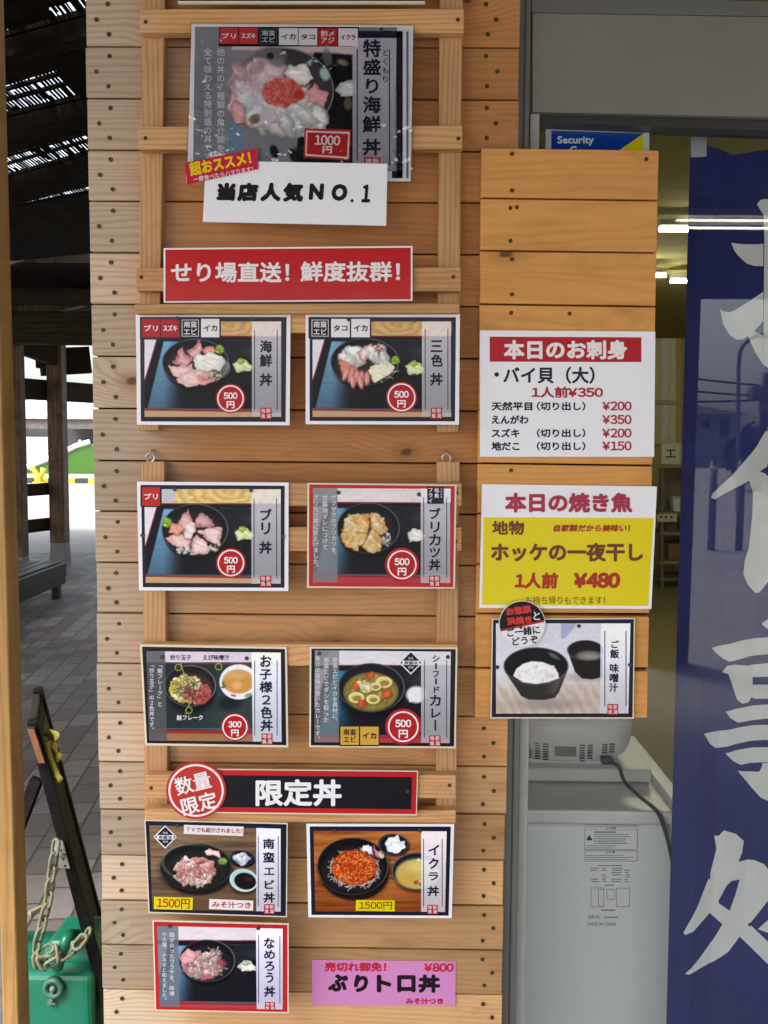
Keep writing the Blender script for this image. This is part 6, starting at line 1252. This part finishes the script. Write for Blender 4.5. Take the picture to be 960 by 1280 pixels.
# =================================================================== BEHIND THE CAMERA (mirrored in the glass, and the light's surroundings)
pr = empty('porch_roof', (1.6, -2.2, 2.7), 'dark boarded porch roof over the shop front', 'porch roof')
mb = MB(); mb.box((-1.2, -4.5, 2.66), (5.5, -.02, 2.70), .3); mb.build('roof_boards', M['roofdark'], pr)
mb = MB(); mb.box((-1.2, -4.58, 2.44), (5.5, -4.5, 2.74), .6); mb.build('fascia_board', M['oldx'], pr)
for yy in (-1.2, -2.3, -3.4): mb = MB(); mb.box((-1.2, yy-.05, 2.54), (5.5, yy+.05, 2.658), .4); mb.build('beam', M['oldx'], pr)
mp2 = mir(866.5, 600, 4.56)
mb = MB(); mb.box((mp2[0]-.36, -4.46, 0), (mp2[0], -4.38, 2.44), .2); o = mb.build('porch_post', M['old'], None, (mp2[0]-.18, -4.42, 0), bevel=.004); tag(o, 'broad dark timber porch post behind the camera, mirrored beside the banner', 'post')
lp = mir(846, 275, 2.55); lamp_tube('porch_lamp', (lp[0], lp[1], lp[2]), (lp[0]+1.25, lp[1], lp[2]), 'lit fluorescent porch tube, mirrored as a bright upper line in the window', 4.0, r=.0055)
lp = mir(850, 281, 2.62); lamp_tube('porch_lamp', (lp[0], lp[1]-.0, lp[2]-.012), (lp[0]+1.25, lp[1], lp[2]-.012), 'lit fluorescent porch tube, mirrored as the lower bright line in the window', 4.0, r=.0055)
# house
HY = 50.0
ho = empty('house', mir(880, 620, HY)*np.array((1, 1, 0)), 'grey house with dark hip roof, mirrored in the window', 'house')
e0, e1 = mir(780, 517, HY), mir(929, 517, HY); zr_ = mir(860, 505, HY+2.5)[2]; xa, xb = sorted((e0[0], e1[0])); ye = e0[1]
zE = e0[2]
mb = MB(); mb.box((xa+.2, ye-7, 0), (xb-.25, ye-.2, zE)); mb.build('wall', plain('house_wall', (.24, .24, .23), .8, var=.1), ho)
mb = MB(); A = [(xa-.3, ye+.3, zE), (xb+.3, ye+.3, zE), (xb-2.2, ye-2.5, zr_), (xa+2.2, ye-2.5, zr_)]; B = [(xa-.3, ye-7.5, zE), (xb+.3, ye-7.5, zE), (xb-2.2, ye-4.5, zr_), (xa+2.2, ye-4.5, zr_)]; mb.hexa(A, B); mb.build('roof', plain('dark_roof_tiles', (.04, .04, .045), .7, var=.2), ho)
for px_, py0, py1 in ((884, 524, 535), (907, 524, 545)):
    a, b = mir(px_-4.5, py0, HY), mir(px_+4.5, py1, HY); mb = MB(); mb.box((min(a[0], b[0]), ye-.199, b[2]), (max(a[0], b[0]), ye-.12, a[2])); mb.build('window', plain('dark_window', (.03, .035, .045), .1), ho)
# trees right of the house in the mirror
lf = plain('dark_foliage', (.04, .055, .025), .6, var=.4, vscale=1.5)
for k, (px_, sz, lbl) in enumerate(((946, .8, 'bushy dark tree next to the house, mirrored in the window'), (985, 1.2, 'taller dark tree farther from the house than the bushy one'))):
    b = mir(px_, 600, 26+k*3); o = empty('tree', (b[0], b[1], 0), lbl, 'tree'); rg = np.random.default_rng(k)
    mb = MB(); mb.tube([(b[0], b[1], 0), (b[0]+.1, b[1], .8), (b[0]-.1, b[1]+.1, 1.7)], [.18, .13, .06], 8); mb.build('trunk', M['old'], o)
    mb = MB()
    for i in range(1500):
        d = rg.normal(size=3); d /= np.linalg.norm(d); r = (.45+.55*rg.random()**.5)*(1+.3*math.sin(5*d[0]+3*d[2]+k)); c = np.array((b[0], b[1], 1.05+sz*.1))+d*r*np.array((sz*.9, sz*.9, sz*.8)); u_ = rg.normal(size=3)*.13; v_ = rg.normal(size=3)*.13; mb.add([c-u_, c+v_, c+u_, c-v_], [(0, 1, 2, 3)], rg.random())
    mb.build('crown', lf, o)
# street lamp, pole and wires
sl_ = mir(923, 620, 18); o = empty('street_lamp', sl_*np.array((1, 1, 0)), 'slim street lamp with curved arm, mirrored in the window', 'street lamp'); stm = plain('grey_pole', (.12, .13, .14), .5)
tp = [np.array((sl_[0], sl_[1], 0)), mir(923, 500, 18), mir(924, 450, 18), mir(928, 434, 18), mir(938, 424, 18), mir(952, 419, 18)]; mb = MB(); mb.tube(smooth(tp, 6), .045, 8); mb.build('pole', stm, o); e = mir(956, 419, 18); mb = MB(); mb.box(e+np.array((-.25, -.1, -.06)), e+np.array((.25, .1, .03))); mb.build('lamp_head', stm, o, bevel=.02)
up_ = mir(950, 620, 30); o = empty('utility_pole', up_*np.array((1, 1, 0)), 'dark utility pole carrying wires, mirrored in the window', 'utility pole'); mb = MB(); mb.tube([(up_[0], up_[1], 0), (up_[0], up_[1], mir(950, 466, 30)[2])], .16, 10); mb.build('pole', stm, o); z_ = mir(950, 492, 30)[2]; mb = MB(); mb.box((up_[0]-.5, up_[1]-.3, z_-.25), (up_[0]+.5, up_[1]+.3, z_+.25)); mb.build('transformer', stm, o, bevel=.05)
for k, (ya, yb) in enumerate(((467, 478), (483, 491), (497, 495))):
    a, b = mir(700, ya-(yb-ya)*1.6, 30), mir(1100, yb+(yb-ya)*1.4, 30); mid = (np.array(a)+np.array(b))/2-np.array((0, 0, .15)); mb = MB(); mb.tube(smooth([a, mid, b], 10), .035, 5); mb.build('wire', M['black'], o)
for px_, lbl in ((893, 'slim dark bollard mirrored left of the other in the window'), (928, 'slim dark bollard mirrored right of the other in the window')):
    a, b = mir(px_, 576, 11), mir(px_, 655, 11); o = empty('bollard', np.array((a[0], a[1], 0)), lbl, 'bollard', 'bollards at the kerb'); mb = MB(); mb.tube([(a[0], a[1], .001), (a[0], a[1], a[2])], .05, 12); mb.build('post', stm, o); mb = MB(); mb.lathe((a[0], a[1], a[2]-.12), [(.056, 0), (.056, .05)]); mb.build('band', plain('pale_band', (.5, .5, .48), .5), o)
